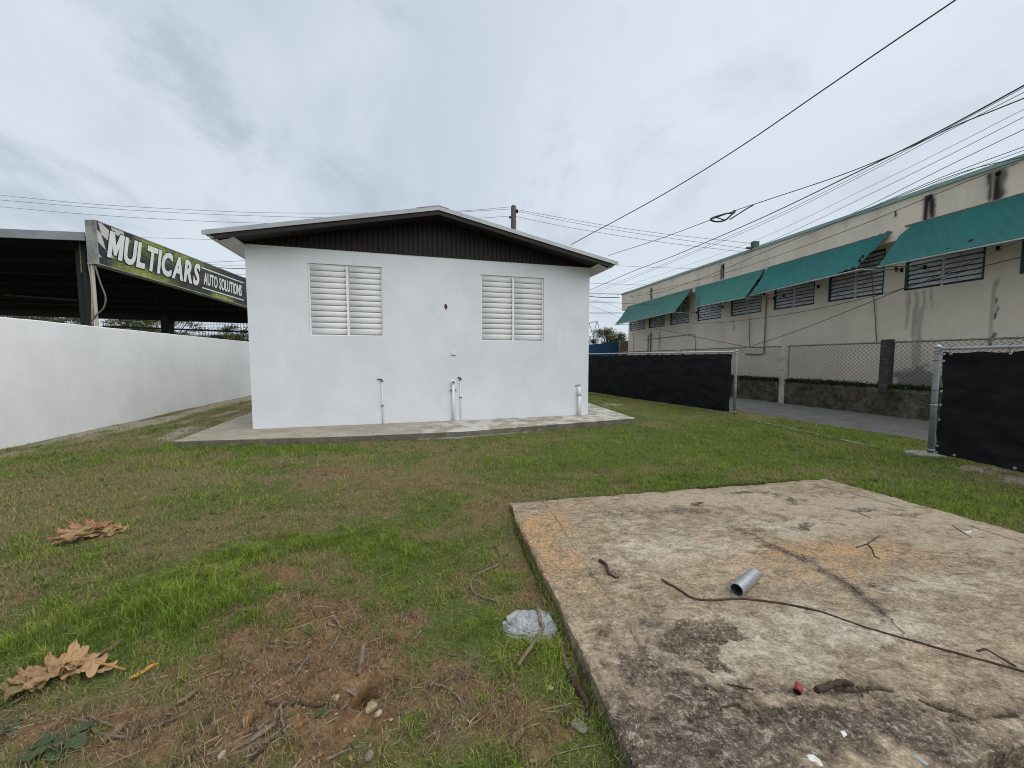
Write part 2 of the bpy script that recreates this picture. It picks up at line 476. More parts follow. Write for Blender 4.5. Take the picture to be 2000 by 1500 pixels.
# ------------------------------------------------------------------ road
def mat_asphalt():
    m = Mat('worn asphalt', .9, .2)
    n = m.noise(3, 5); s = m.noise(140, 3, .7)
    c = m.mix(m.rng(n, .35, .65), (.088, .086, .082), (.120, .117, .112))
    c = m.mix(m.rng(s, .5, .7, 0, .5), c, (.20, .20, .20))
    return m.end(c, m.bump(s, .5, .006))
M['asphalt'] = mat_asphalt()
ra = RD0 - RDD * 9; rb = RD1 + RDD * 40
ln = (rb - ra).length; ns = 160
nrm_r = Vector((RDD.y, -RDD.x, 0))
tt = np.linspace(0, ln, ns)
P = np.zeros((ns, 14, 3))
width = abs((RW0.x - RD0.x) * RDD.y - (RW0.y - RD0.y) * RDD.x) - .10
print('road width', width)
for j, w in enumerate(np.linspace(0, 1, 14)):
    jit = (fbm(tt, tt * 0 + 3.7, 1.6, 3, 31) - .5) * .22 if j == 0 else 0 * tt
    off = w * width + jit
    P[:, j, 0] = ra.x + RDD.x * tt + nrm_r.x * off
    P[:, j, 1] = ra.y + RDD.y * tt + nrm_r.y * off
    P[:, j, 2] = 0.0 + .025 * math.sin(math.pi * w)
road = obj('road', grid_mesh('road', P, None, True, M['asphalt'], flip=True))
tag(road, 'narrow grey asphalt lane beyond the gate opening', kind='structure')

# ------------------------------------------------------------------ concrete materials
def mat_slab():
    m = Mat('old slab concrete', .92, .2)
    dark, orange, sand, white, crack = (m.attr(k) for k in ('dark', 'orange', 'sand', 'white', 'crack'))
    n0 = m.noise(2.2, 6, .65); n1 = m.noise(9, 8, .75, m.map((1, 1.8, 1), (0, 0, R(-22))), .6); n2 = m.noise(60, 5, .8); n3 = m.noise(240, 2, .6)
    base = m.ramp(m.math('ADD', m.mul(n1, .6), m.mul(n2, .4)), [(.38, (.092, .066, .042)), (.46, (.208, .160, .105)), (.54, (.335, .266, .182)), (.63, (.52, .44, .325))])
    base = m.mix(m.rng(n0, .45, .65, 0, .35), base, (.22, .178, .132))
    wcol = m.ramp(m.math('ADD', m.mul(n1, .5), m.mul(n2, .5)), [(.39, (.18, .142, .100)), (.47, (.355, .30, .226)), (.58, (.60, .54, .435))])
    c = m.mix(white, base, wcol)
    scol = m.ramp(n2, [(.3, (.27, .215, .145)), (.5, (.39, .325, .23)), (.7, (.48, .41, .31))])
    c = m.mix(m.mul(sand, m.rng(n1, .36, .55, .55, 1)), c, scol)
    ocol = m.ramp(n2, [(.38, (.24, .118, .045)), (.48, (.40, .22, .092)), (.62, (.54, .38, .20))])
    c = m.mix(m.mul(orange, m.rng(m.math('ADD', m.mul(n1, .6), m.mul(n2, .4)), .42, .56, .1, .9)), c, ocol)
    dcol = m.ramp(m.math('ADD', m.mul(n1, .45), m.mul(n2, .55)), [(.39, (.026, .019, .013)), (.46, (.075, .055, .040)), (.53, (.145, .112, .085)), (.61, (.36, .31, .25))])
    c = m.mix(dark, c, dcol)
    # black lichen flecks
    fl = m.rng(m.voro(34), .05, .16, 1, 0)
    c = m.mix(m.mul(fl, m.rng(n0, .5, .64, 0, .75)), c, (.075, .068, .056))
    fl2 = m.rng(m.math('ADD', m.mul(n3, .5), m.mul(n2, .5)), .57, .66)
    c = m.mix(m.mul(fl2, .55), c, (.66, .62, .53))
    c = m.mix(crack, c, (.045, .032, .022))
    h = m.math('ADD', m.mul(n2, .7), m.mul(n3, .3))
    return m.end(c, m.bump(m.math('ADD', h, m.mul(n1, .8)), .75, .008))
M['slab'] = mat_slab()
def mat_concrete(name, lo, hi, dirtcol, amt):
    m = Mat(name, .9, .2)
    n1 = m.noise(2.5, 6, .65); n2 = m.noise(30, 5, .7); n3 = m.noise(8, 5, .7, dist=.6)
    c = m.mix(m.rng(m.math('ADD', m.mul(n1, .5), m.mul(n2, .5)), .35, .65), lo, hi)
    c = m.mix(m.rng(n3, .48, .66, 0, amt), c, dirtcol)
    return m.end(c, m.bump(n2, .5, .006))
M['apron'] = mat_concrete('grey walkway concrete', (.23, .205, .165), (.37, .34, .29), (.16, .145, .11), .7)
M['footing'] = mat_concrete('pale footing concrete', (.24, .225, .19), (.38, .365, .33), (.14, .125, .09), .8)
M['rubble'] = mat_concrete('blue grey rubble', (.25, .268, .272), (.40, .42, .425), (.13, .12, .10), .5)

# ------------------------------------------------------------------ foreground concrete slab
def build_slab():
    a, b, c, d = [np.array(p) for p in SLAB]      # a: far left, b: near left, c: near right, d: far right
    n, m = 520, 400
    u = np.linspace(0, 1, n)[:, None]; v = np.linspace(0, 1, m)[None, :]
    U = np.broadcast_to(u, (n, m)); V = np.broadcast_to(v, (n, m))
    X = a[0] * (1 - U) * (1 - V) + d[0] * U * (1 - V) + b[0] * (1 - U) * V + c[0] * U * V
    Y = a[1] * (1 - U) * (1 - V) + d[1] * U * (1 - V) + b[1] * (1 - U) * V + c[1] * U * V
    e = np.minimum(np.minimum(U * 3.7, (1 - U) * 3.7), np.minimum(V * 2.5, (1 - V) * 2.5))
    wob = np.exp(-e / .05)
    jx = (fbm(X, Y, 3.2, 4, 41) - .5) * .022 + (fbm(X, Y, 24, 3, 43) - .5) * .020
    jy = (fbm(X, Y, 3.2, 4, 51) - .5) * .04 + (fbm(X, Y, 24, 3, 53) - .5) * .020
    X = X + wob * jx; Y = Y + wob * jy
    Z = SLAB_Z + (fbm(X, Y, 1.1, 3, 61) - .5) * .012 + (fbm(X, Y, 30, 4, 63, .6) - .5) * .006
    Z = Z - np.exp(-e / .012) * (.004 + .02 * sstep(.52, .72, fbm(X, Y, 7, 3, 65)))
    gp = lambda L: [(G(x, y, SLAB_Z).x, G(x, y, SLAB_Z).y) for x, y in L]
    wx = (fbm(X, Y, 3.2, 5, 71) - .5) * .30; wy = (fbm(X, Y, 3.2, 5, 73) - .5) * .26
    Xw, Yw = X + wx, Y + wy
    B = lambda px, py, rx, ry: blob_z(X + wx * 1.4, Y + wy * 1.4, px, py, rx, ry)
    nz = fbm(X, Y, 4.5, 5, 77, .6) - .5; nf = fbm(X, Y, 22, 4, 79, .6) - .5
    mix = lambda f, lo=.30, hi=.74: sstep(lo, hi, f + nz * 1.0 + nf * .7)
    dark = np.maximum.reduce([1.15 * B(1330, 1430, 200, 100), 1.05 * B(1600, 1450, 420, 62), .8 * B(1500, 1360, 200, 35), .75 * B(1250, 1320, 90, 70), .7 * B(1165, 1215, 30, 40), .55 * B(1230, 1220, 70, 30), .5 * B(1800, 1440, 260, 60),
                              .75 * B(1290, 1000, 110, 10), .6 * B(1150, 1110, 35, 12), .55 * B(1700, 1145, 70, 18), .6 * B(1925, 1110, 60, 12), .5 * B(1450, 1370, 120, 40), .35 * B(1960, 1250, 90, 50), .5 * B(1600, 1030, 150, 5), .75 * B(1480, 966, 70, 4), .7 * B(1690, 992, 60, 5), .75 * B(1765, 1003, 50, 4), .6 * B(1850, 1032, 60, 5), .6 * B(1560, 976, 40, 4), .6 * B(1930, 1075, 50, 6), .5 * B(1640, 958, 60, 4)])
    dark = mix(dark, .34, .80)
    strip = np.exp(-(sd_line(X, Y, gp([(1010, 990), (1060, 1110), (1130, 1240)])) / .10) ** 2)
    orange = np.maximum.reduce([.55 * B(1600, 1100, 300, 40), .5 * B(1130, 1110, 70, 80), .4 * B(1350, 1120, 160, 35), 1.15 * B(1050, 1035, 34, 34), 1.1 * B(1085, 1095, 34, 34), .5 * B(1110, 1140, 22, 12), 1.0 * B(1640, 1078, 120, 16), .5 * B(1720, 1085, 40, 10), .45 * B(1380, 1055, 40, 7),
                                .45 * B(1410, 1115, 45, 12), .4 * B(1870, 1125, 60, 12), .5 * B(1100, 985, 90, 4), .4 * B(1800, 1260, 90, 30), .35 * B(1870, 1440, 90, 25)])
    orange = .95 * sstep(.22, .75, orange + nz * .5 + nf * .7)
    sandl = np.maximum.reduce([1.0 * B(1480, 975, 210, 14), 1.0 * B(1640, 985, 160, 20), 1.0 * B(1780, 1020, 170, 18), .9 * B(1920, 1060, 120, 22), .6 * B(1560, 1045, 100, 12)])
    sand = .8 * mix(sandl, .3, .6)
    white = np.maximum.reduce([1.0 * B(1300, 1080, 150, 42), .9 * B(1560, 1028, 200, 12), .9 * B(1480, 1250, 200, 70), .9 * B(1700, 1230, 190, 60), .8 * B(1850, 1150, 140, 40), .6 * B(1220, 1020, 90, 22), .7 * B(1430, 1110, 160, 35), .6 * B(1160, 1280, 30, 30)])
    white = .8 * sstep(.34, .95, white + nz * 1.0 + nf * .7)
    # long crack, mortar ridge, border strip step
    ck = sd_line(Xw * .35 + X * .65, Yw * .35 + Y * .65, gp([(1640, 1343), (1720, 1352), (1790, 1366), (1850, 1395), (1905, 1410), (1975, 1402)]))
    ck2 = sd_line(Xw * .35 + X * .65, Yw * .35 + Y * .65, gp([(1300, 1310), (1370, 1325), (1480, 1400), (1520, 1400), (1590, 1388), (1610, 1400)]))
    jt = (fbm(X, Y, 14, 3, 141) - .5) * .05; jt2 = (fbm(X, Y, 14, 3, 143) - .5) * .05
    ck3 = sd_line(Xw * .2 + X * .8 + jt, Yw * .2 + Y * .8 + jt2, gp([(1430, 1030), (1560, 1090), (1640, 1135), (1700, 1180), (1760, 1240)]))
    ck4 = sd_line(Xw * .3 + X * .7 + jt, Yw * .3 + Y * .7 + jt2, gp([(1070, 995), (1120, 1075), (1180, 1150), (1225, 1215), (1275, 1300)]))
    ck5 = sd_line(Xw * .1 + X * .9 + jt * .5, Yw * .1 + Y * .9 + jt2 * .5, gp([(1590, 948), (1700, 975), (1850, 1015), (2000, 1062)]))
    cw = .6 + .9 * fbm(X, Y, 8, 3, 95)
    crack = np.maximum.reduce([np.exp(-(ck / (.009 * cw)) ** 2) * sstep(.28, .44, fbm(X, Y, 9, 4, 83, .65)), .6 * np.exp(-(ck2 / (.006 * cw)) ** 2) * sstep(.42, .6, fbm(X, Y, 9, 4, 85, .65)),
                               .7 * np.exp(-(ck3 / (.0055 * cw)) ** 2) * sstep(.34, .56, fbm(X, Y, 7, 4, 87, .65)), .5 * np.exp(-(ck4 / (.005 * cw)) ** 2) * sstep(.40, .60, fbm(X, Y, 8, 4, 89, .65)), .8 * np.exp(-(ck5 / (.009 * cw)) ** 2) * sstep(.36, .5, fbm(X, Y, 6, 3, 91))])
    dark = np.maximum(dark, .75 * np.exp(-(ck / .05) ** 2) * sstep(.35, .6, fbm(X, Y, 6, 4, 97)))
    dark = np.maximum(dark, .8 * np.exp(-((ck3 - .01) / .045) ** 2) * sstep(.40, .60, fbm(X, Y, 5, 4, 99)) * sstep(1.8, 2.2, X + Y * .0 + .6))
    peel = sstep(.40, .56, B(1360, 1248, 70, 34) + nz * 1.1 + nf * .5)       # sharp-edged patch where the topping has come off
    dark = np.maximum(dark * (1 - peel), .92 * peel); Z = Z - .006 * peel; white = white * (1 - peel)
    Z = Z - crack * .012 + .008 * np.exp(-(ck3 / .03) ** 2)
    # the layer right of the border strip is a thin topping
    sx = gp([(1070, 995), (1275, 1300)])
    side = (X - sx[0][0]) * (sx[1][1] - sx[0][1]) - (Y - sx[0][1]) * (sx[1][0] - sx[0][0])
    Z = Z + .006 * sstep(0.0, .02, -side) * (1 - dark)
    white = white * (1 - .7 * np.exp(-(sd_line(X, Y, gp([(1010, 990), (1100, 1150), (1215, 1400)])) / .16) ** 2))
    # skirt: add border rings going down
    def skirt(A, z):
        out = np.zeros((n + 2, m + 2)); out[1:-1, 1:-1] = A
        out[0, 1:-1] = A[0]; out[-1, 1:-1] = A[-1]; out[1:-1, 0] = A[:, 0]; out[1:-1, -1] = A[:, -1]
        out[0, 0], out[0, -1], out[-1, 0], out[-1, -1] = A[0, 0], A[0, -1], A[-1, 0], A[-1, -1]
        if z is not None: out[0] = z; out[-1] = z; out[:, 0] = z; out[:, -1] = z
        return out
    P = np.stack([skirt(X, None), skirt(Y, None), skirt(Z, -.15)], -1)
    sd = {}
    for k, A in dict(dark=dark, orange=orange, sand=sand, white=white, crack=crack).items(): sd[k] = skirt(A, None)
    for k, val in (('dark', .75), ('orange', 0), ('white', 0), ('sand', 0)):
        sd[k][0] = val; sd[k][-1] = val; sd[k][:, 0] = val; sd[k][:, -1] = val
    # winding: u to the right, v towards the camera -> flip for upward normals
    return grid_mesh('concrete_slab', P, sd, False, M['slab'], flip=True)
def blob_z(x, y, px, py, rx, ry):
    c = G(px, py, SLAB_Z); d = c.y
    ax = 1.38 * rx * d / FPX; ay = 1.38 * ry * d * d / (FPX * (H - SLAB_Z))
    dx, dy = x - c.x, y - c.y
    dx = dx - dy * (c.x / c.y)
    return np.exp(-((dx / ax) ** 2 + (dy / ay) ** 2))
slab = obj('concrete_slab', build_slab())
tag(slab, 'weathered stained concrete slab in the right foreground', kind='structure')

# ------------------------------------------------------------------ walkway round the house
def build_apron():
    pts = [Vector((x, y, 0)) for x, y in APRON]
    mb = MB()
    poly = []
    for i, p in enumerate(pts):
        q = pts[(i + 1) % len(pts)]; k = max(1, int((q - p).length / .12))
        for j in range(k):
            w = p.lerp(q, j / k)
            s = .012
            poly.append((w.x + rnd.uniform(-s, s), w.y + rnd.uniform(-s, s)))
    n = len(poly)
    cx = sum(p[0] for p in poly) / n; cy = sum(p[1] for p in poly) / n
    inn = [(p[0] + (cx - p[0]) * .0025, p[1] + (cy - p[1]) * .0025) for p in poly]
    vs = [(x, y, -.12) for x, y in poly] + [(x, y, APRON_Z - .008) for x, y in poly] + [(x, y, APRON_Z) for x, y in inn]
    fs = [(i, (i + 1) % n, n + (i + 1) % n, n + i) for i in range(n)] + [(n + i, n + (i + 1) % n, 2 * n + (i + 1) % n, 2 * n + i) for i in range(n)] + [tuple(range(2 * n, 3 * n))]
    mb.add(vs, fs)
    return mb.build('walkway', M['apron'])
m_ = Mat('walkway concrete', .9, .2)
n1 = m_.noise(2.2, 6, .65); n2 = m_.noise(26, 5, .7); n3 = m_.noise(6, 5, .7, dist=.6)
c_ = m_.mix(m_.rng(m_.math('ADD', m_.mul(n1, .5), m_.mul(n2, .5)), .35, .65), (.27, .235, .18), (.40, .365, .30))
c_ = m_.mix(m_.rng(n3, .5, .68, 0, .5), c_, (.17, .15, .11))
X3 = m_.xyz()
white_part = m_.mul(m_.rng(X3[0], -2.6, -1.0), m_.rng(m_.noise(3.2, 5, .6, m_.map((1, 1, 1), (0, 0, R(15)))), .46, .56))
c_ = m_.mix(m_.mul(white_part, .75), c_, (.55, .54, .50))
zdark = m_.rng(X3[2], APRON_Z - .016, APRON_Z - .010, 1, 0)
c_ = m_.mix(m_.mul(zdark, .8), c_, m_.ramp(n3, [(.35, (.045, .042, .028)), (.6, (.12, .108, .082)), (.75, (.2, .185, .15))]))
M['apron'] = m_.end(c_, m_.bump(n2, .5, .006))
tag(build_apron(), 'grey concrete walkway around the foot of the white house', kind='structure')
mb = MB()
f0 = [G(560, 862), G(690, 861), G(905, 855), G(1040, 843)]
b0 = [Vector((APRON[i][0], APRON[i][1], 0)) for i in (0, 1, 2, 3)]
front = catmull(f0, 10); nb_ = len(front)
poly = [(p.x + rnd.uniform(-.02, .02), p.y + rnd.uniform(-.035, .03)) for p in front] + [(p.x - .02, p.y + .45) for p in reversed(front)]
mb.prism(poly, -.1, .016)
tag(mb.build('footing', M['footing']), 'pale concrete footing strip below the walkway edge', kind='structure')

# ------------------------------------------------------------------ white house
def mat_stucco(name, c, bump=.25, stain=.12):
    m = Mat(name, .75, .25)
    n1 = m.noise(1.1, 6, .6); n2 = m.noise(55, 5, .65); n3 = m.noise(14, 4, .6)
    a = tuple(x * (1 - stain) for x in c)
    cc = m.mix(m.rng(n1, .35, .68), c, a)
    cc = m.mix(m.rng(n3, .60, .75, 0, .25), cc, tuple(x * .86 for x in c))
    roll = m.noise(3.0, 4, .6, m.map((2.2, 2.2, .35))); cc = m.mix(m.rng(roll, .46, .62, 0, .35), cc, tuple(x * .93 for x in c))      # roller marks
    pat = m.rng(m.noise(.9, 2, .4, None, 1.5), .565, .60, 0, .20); cc = m.mix(pat, cc, tuple(min(1, x * 1.05) for x in c))               # repainted patches
    sc = m.rng(m.voro(3.2, None, 'F1'), .012, .03, 1, 0); cc = m.mix(m.mul(sc, m.rng(n1, .5, .6)), cc, (.30, .28, .25))                   # nicks
    return m.end(cc, m.bump(m.math('ADD', m.math('ADD', m.mul(n2, .6), m.mul(n3, .8)), m.mul(n1, 2.0)), bump, .012))
M['white'] = mat_stucco('white painted stucco', (.735, .762, .797), .35, .09)
M['white2'] = mat_stucco('white painted block wall', (.86, .87, .87), .35, .08)
M['slat'] = plain('white enamel louvre', (.80, .81, .80), .45, .4, var=.04, scale=3)
M['brown'] = plain('dark brown board', (.0125, .0090, .0080), .6, .3, var=.3, scale=8, bump=.3, bscale=40)
M['brown2'] = plain('brown barge board', (.018, .0138, .0126), .6, .3, var=.25, scale=5, bump=.2)
M['zinc'] = plain('galvanised roof metal', (.36, .375, .39), .45, .5, .25, var=.1, scale=3)
M['soffit'] = plain('white soffit', (.62, .62, .60), .7, .3, var=.1, scale=3)
M['pvc'] = plain('white painted pipe', (.76, .77, .76), .45, .4, var=.04)
M['brass'] = plain('dull tap metal', (.10, .10, .095), .5, .5, .6, var=.2)
WT = (house_uz(489, 477)[1] + house_uz(1152, 523)[1]) / 2   # top of the masonry
RIDGE = house_uz(855, 403, .51)[1]; TIPZ = (house_uz(404, 450, .51)[1] + house_uz(1203, 513, .51)[1]) / 2
print('heights', WT, RIDGE, TIPZ, house_uz(404, 450, .51)[0], house_uz(1203, 513, .51)[0] - HW)
house = thing('house', HP(HW / 2, 0, APRON_Z), 'small white stuccoed house with dark brown gable and two louvred windows', 'house')
def rect(px0, py0, px1, py1):
    u0, _ = house_uz(px0, (py0 + py1) / 2); u1, _ = house_uz(px1, (py0 + py1) / 2)
    _, za = house_uz((px0 + px1) / 2, py0); _, zb = house_uz((px0 + px1) / 2, py1)
    return u0, u1, zb, za
ua, za0 = house_uz(600, 513); ub, zb0 = house_uz(748, 521)
WIN = []
for (tl, br) in (((600, 513), (749, 657)), ((939, 536), (1062, 667))):
    u0, z1 = house_uz(*tl); u1, z0 = house_uz(*br)
    WIN.append((u0, u1, z0, z1))
print('windows', [tuple(round(v, 2) for v in w) for w in WIN], 'house width', HW)
def wall_with_holes(mb, holes, L, z0, z1, fn, depth):
    us = sorted({0, L, *[h[0] for h in holes], *[h[1] for h in holes]}); zs = sorted({z0, z1, *[h[2] for h in holes], *[h[3] for h in holes]})
    for i in range(len(us) - 1):
        for j in range(len(zs) - 1):
            cu = (us[i] + us[i + 1]) / 2; cz = (zs[j] + zs[j + 1]) / 2
            if any(h[0] < cu < h[1] and h[2] < cz < h[3] for h in holes): continue
            mb.quad(fn(us[i], 0, zs[j]), fn(us[i + 1], 0, zs[j]), fn(us[i + 1], 0, zs[j + 1]), fn(us[i], 0, zs[j + 1]))
    for a, b, c, d in holes:
        q = -depth
        mb.quad(fn(a, 0, c), fn(b, 0, c), fn(b, q, c), fn(a, q, c)); mb.quad(fn(a, 0, d), fn(a, q, d), fn(b, q, d), fn(b, 0, d))
        mb.quad(fn(a, 0, c), fn(a, q, c), fn(a, q, d), fn(a, 0, d)); mb.quad(fn(b, 0, c), fn(b, 0, d), fn(b, q, d), fn(b, q, c))
mb = MB()
zb_ = APRON_Z - .02
wall_with_holes(mb, WIN, HW, zb_, WT, HP, .14)
DEP = 9.0
mb.quad(HP(0, 0, zb_), HP(0, 0, WT), HP(0, -DEP, WT), HP(0, -DEP, zb_)); mb.quad(HP(HW, 0, zb_), HP(HW, -DEP, zb_), HP(HW, -DEP, WT), HP(HW, 0, WT))
mb.quad(HP(0, -DEP, zb_), HP(0, -DEP, WT), HP(HW, -DEP, WT), HP(HW, -DEP, zb_)); mb.quad(HP(0, 0, WT), HP(HW, 0, WT), HP(HW, -DEP, WT), HP(0, -DEP, WT))
wall = mb.build('wall', M['white'], house)
SL = (RIDGE - TIPZ) / (HW / 2 + .44)                  # roof slope
def roof_z(u, top=0.0): return RIDGE - abs(u - HW / 2) * SL + top
# gable boards, each a narrow board with a recessed joint
nbd = 72; bw = HW / nbd
mb = MB(); bk = [HP(0, .002, WT), HP(HW, .002, WT), HP(HW, .002, roof_z(HW) - .11), HP(HW / 2, .002, roof_z(HW / 2) - .11), HP(0, .002, roof_z(0) - .11)]
mb.add(bk, [(0, 1, 2, 3, 4)]); mb.build('gable_backing', M['brown'], house)
for i in range(nbd):
    u0 = i * bw + .007; u1 = (i + 1) * bw - .007
    za, zc = roof_z(u0) - .10, roof_z(u1) - .10
    if max(za, zc) < WT + .02: continue
    t = .022 + rnd.uniform(-.003, .003)
    mb = MB()
    vs = [HP(u0, .004, WT + .002), HP(u1, .004, WT + .002), HP(u1, .004, zc), HP(u0, .004, za), HP(u0 + .004, t, WT + .002), HP(u1 - .004, t, WT + .002), HP(u1 - .004, t, zc), HP(u0 + .004, t, za)]
    mb.add(vs, [(4, 5, 6, 7), (0, 1, 5, 4), (1, 2, 6, 5), (2, 3, 7, 6), (3, 0, 4, 7)])
    mb.build('gable_board', M['brown'], house)
# windows: frame, mullion and louvre slats
def slat_mesh(w):
    mb = MB()
    prof = [(-.052, .000), (-.040, .016), (-.012, .030), (.020, .036), (.050, .034), (.058, .026), (.030, .020), (-.02, .012)]   # (z, out)
    n = len(prof)
    vs = [(0, -o, z) for z, o in prof] + [(w, -o, z) for z, o in prof]
    fs = [(i, n + i, n + (i + 1) % n, (i + 1) % n) for i in range(n)] + [tuple(range(n)), tuple(reversed(range(n, 2 * n)))]
    mb.add(vs, fs, True); me = mb.mesh('slat'); me.materials.append(M['slat']); return me
HR = Matrix(((HU.x, HV.x, 0, 0), (HU.y, HV.y, 0, 0), (0, 0, 1, 0), (0, 0, 0, 1)))
for k, (u0, u1, z0, z1) in enumerate(WIN):
    mb = MB()
    bx = lambda a, b, c, d, o0, o1: mb.frame_box(HP(a, o0, c), HU * (b - a), -HV * (o1 - o0), UP * (d - c))
    fw = .03
    bx(u0 + .002, u1 - .002, z1 - fw, z1 - .002, -.10, -.035); bx(u0 + .002, u1 - .002, z0 + .002, z0 + fw * .6, -.10, -.03)
    bx(u0 + .002, u0 + fw, z0 + fw * .6, z1 - fw, -.10, -.035); bx(u1 - fw, u1 - .002, z0 + fw * .6, z1 - fw, -.10, -.035)
    win = mb.build('window', M['slat'], house)
    um = (u0 + u1) / 2 + (.02 if k == 0 else .01)
    mb = MB(); bx(um - .022, um + .022, z0 + fw * .6, z1 - fw, -.10, -.028); mb.build('mullion', M['slat'], win)
    mb = MB(); mb.quad(HP(u0, -.125, z0), HP(u1, -.125, z0), HP(u1, -.125, z1), HP(u0, -.125, z1)); mb.build('backing', M['slat'], win)
    ns_ = 12; pitch = (z1 - z0 - .05) / ns_
    for (a, b) in ((u0 + fw + .003, um - .025), (um + .025, u1 - fw - .003)):
        sm = slat_mesh(b - a)
        for i in range(ns_):
            zc = z0 + .03 + (i + .5) * pitch
            p = HP(a, -.075, zc)
            tilt = Matrix.Rotation(rnd.uniform(-.05, .05), 4, 'X')
            obj('slat', sm, win, Matrix.Translation(p) @ HR @ tilt @ Matrix.Scale(pitch / .112, 4, (0, 0, 1)))
    mb = MB()
    for i in range(ns_):
        zc = z0 + .03 + (i + .35) * pitch
        mb.frame_box(HP(um - .030, -.03, zc), HU * .012, -HV * .012, UP * pitch * .5)
    mb.build('operator_bar', M['slat'], win)
# roof: two corrugated slopes, ridge cap, metal verge trim, barge boards, soffits
OV, EV = .5, .44
def roof_side(sgn):
    ue = -EV if sgn < 0 else HW + EV
    dd = np.arange(-OV + .01, DEP + .5, .019); nd = len(dd)
    us = np.linspace(HW / 2, ue, 5)
    P = np.zeros((len(us), nd, 3))
    for i, u in enumerate(us):
        for j, d in enumerate(dd):
            p = HP(u, -d, roof_z(u, -.030) + .009 * math.sin(d / .076 * 2 * math.pi))
            P[i, j] = p
    return P
rf = obj('roof', grid_mesh('roof', roof_side(-1), None, True, M['zinc']), house)
rf2 = obj('roof', grid_mesh('roof', roof_side(1), None, True, M['zinc'], flip=True), house)
for s, o_ in ((-1, rf), (1, rf2)):
    ue = -EV if s < 0 else HW + EV
    a = HP(HW / 2, OV + .012, roof_z(HW / 2, -.066)); b = HP(ue, OV + .012, roof_z(ue, -.066))
    mb = MB(); mb.frame_box(a, b - a, HV * .006, UP * .078); mb.frame_box(a + HV * .006 + UP * .072, b - a, HV * .10, UP * .005); mb.build('verge_trim', M['zinc'], o_)
    a = HP(HW / 2, OV - .01, roof_z(HW / 2, -.145)); ub2 = ue - s * .16
    b = HP(ub2, OV - .01, roof_z(ub2, -.145))
    mb = MB(); mb.frame_box(a, b - a, HV * .03, UP * .078); mb.build('barge_board', M['brown2'], o_)
    # dark soffit below the gable overhang
    uw = 0 if s < 0 else HW
    a1, a2 = HP(HW / 2, OV - .05, roof_z(HW / 2, -.10)), HP(uw, OV - .05, roof_z(uw, -.10))
    b1, b2 = HP(HW / 2, .03, roof_z(HW / 2, -.10)), HP(uw, .03, roof_z(uw, -.10))
    mb = MB(); mb.frame_box(a1, a2 - a1, b1 - a1, UP * .02); mb.build('gable_soffit', M['brown'], o_)
    # eave: rafter tails, white soffit and fascia
    x0, x1 = (ue + .10, uw) if s < 0 else (uw, ue - .10)
    mb = MB()
    zi = WT - .02; zo = roof_z(ue - s * .1, -.10)
    sa = HP(x0, OV - .06, zo if s < 0 else zi); sb = HP(x1, OV - .06, zi if s < 0 else zo)
    mb.frame_box(sa, sb - sa, HV * (DEP + .8), UP * .018); mb.build('eave_soffit', M['soffit'], o_)
    mb = MB(); fa = HP(ue - s * .10, OV - .06, zo - .01); mb.frame_box(fa, HU * (s * .022), HV * (DEP + .8), UP * .085); mb.build('fascia', M['soffit'], o_)
    mb = MB()
    qt = HP(uw, OV - .075, roof_z(uw, -.125)); w = HU * (s * .24); wt = UP * (roof_z(uw + s * .24) - roof_z(uw)); t_ = HV * .022
    q0 = HP(uw, OV - .075, WT - .012)
    mb.add([q0, qt + w + wt - UP * .03, qt + w + wt, qt, q0 + t_, qt + w + wt - UP * .03 + t_, qt + w + wt + t_, qt + t_],
           [(0, 1, 2, 3), (7, 6, 5, 4), (0, 4, 5, 1), (1, 5, 6, 2), (2, 6, 7, 3), (3, 7, 4, 0)])
    mb.build('eave_bracket', M['brown'], o_)
mb = MB()
for s in (-1, 1):
    a = HP(HW / 2, OV + .02, roof_z(HW / 2, .012)); b = HP(HW / 2 + s * .42, OV + .02, roof_z(HW / 2 + s * .42, .012)) if s < 0 else HP(HW / 2 + .2, OV + .02, roof_z(HW / 2 + .2, .012))
    mb.frame_box(a, b - a, HV * (DEP + 1), UP * .012)
mb.build('ridge_cap', M['zinc'], house)
# pipes on the wall
def wpx(px, py, o=.03):
    u, z = house_uz(px, py, o); return HP(u, o, z)
def pipe_part(name, px, py0, py1, r, mat=None, extra=None):
    a = wpx(px, py1, r + .012); b = wpx(px, py0, r + .012); a.z = APRON_Z + .001; b.x, b.y = a.x, a.y
    mb = MB(); mb.tube([a, b], r, 12); p = mb.build(name, mat or M['pvc'], house); return p, a, b
p, a, b = pipe_part('pipe', 748, 745, 832, .011)
mb = MB(); mb.tube([b, b + UP * .03], .024, 10); mb.tube([b + UP * .03, b + UP * .045 - HU * .02, b + UP * .047 - HU * .09], .012, 8); mb.build('tap', M['brass'], p)
mb = MB(); mb.frame_box(a.lerp(b, .42) - HU * .03 - HV * .025, HU * .06, HV * .03, UP * .014); mb.build('clamp', M['brass'], p)
p, a, b = pipe_part('pipe', 886, 748, 825, .031)
mb = MB(); mb.tube([b - UP * .02, b + UP * .03, b + UP * .045 - HV * .01], [.038, .038, .034], 12); mb.build('cap', M['pvc'], p)
mb = MB(); mb.tube([b + UP * .025 - HV * .04, b + UP * .025 - HV * .062], .022, 10); mb.build('outlet', M['brass'], p)
mb = MB()
for s in (-1, 1): mb.frame_box(a.lerp(b, .80) + HU * (s * .05 - .012) - HV * .02, HU * .028, HV * .06, UP * .018)
mb.build('clamp', M['brass'], p)
p, a, b = pipe_part('pipe', 900, 742, 824, .010)
mb = MB(); mb.tube([b, b + UP * .03], .026, 10); mb.tube([b + UP * .03, b + UP * .05 - HV * .01, b + UP * .05 - HU * .06], .013, 8); mb.build('tap', M['brass'], p)
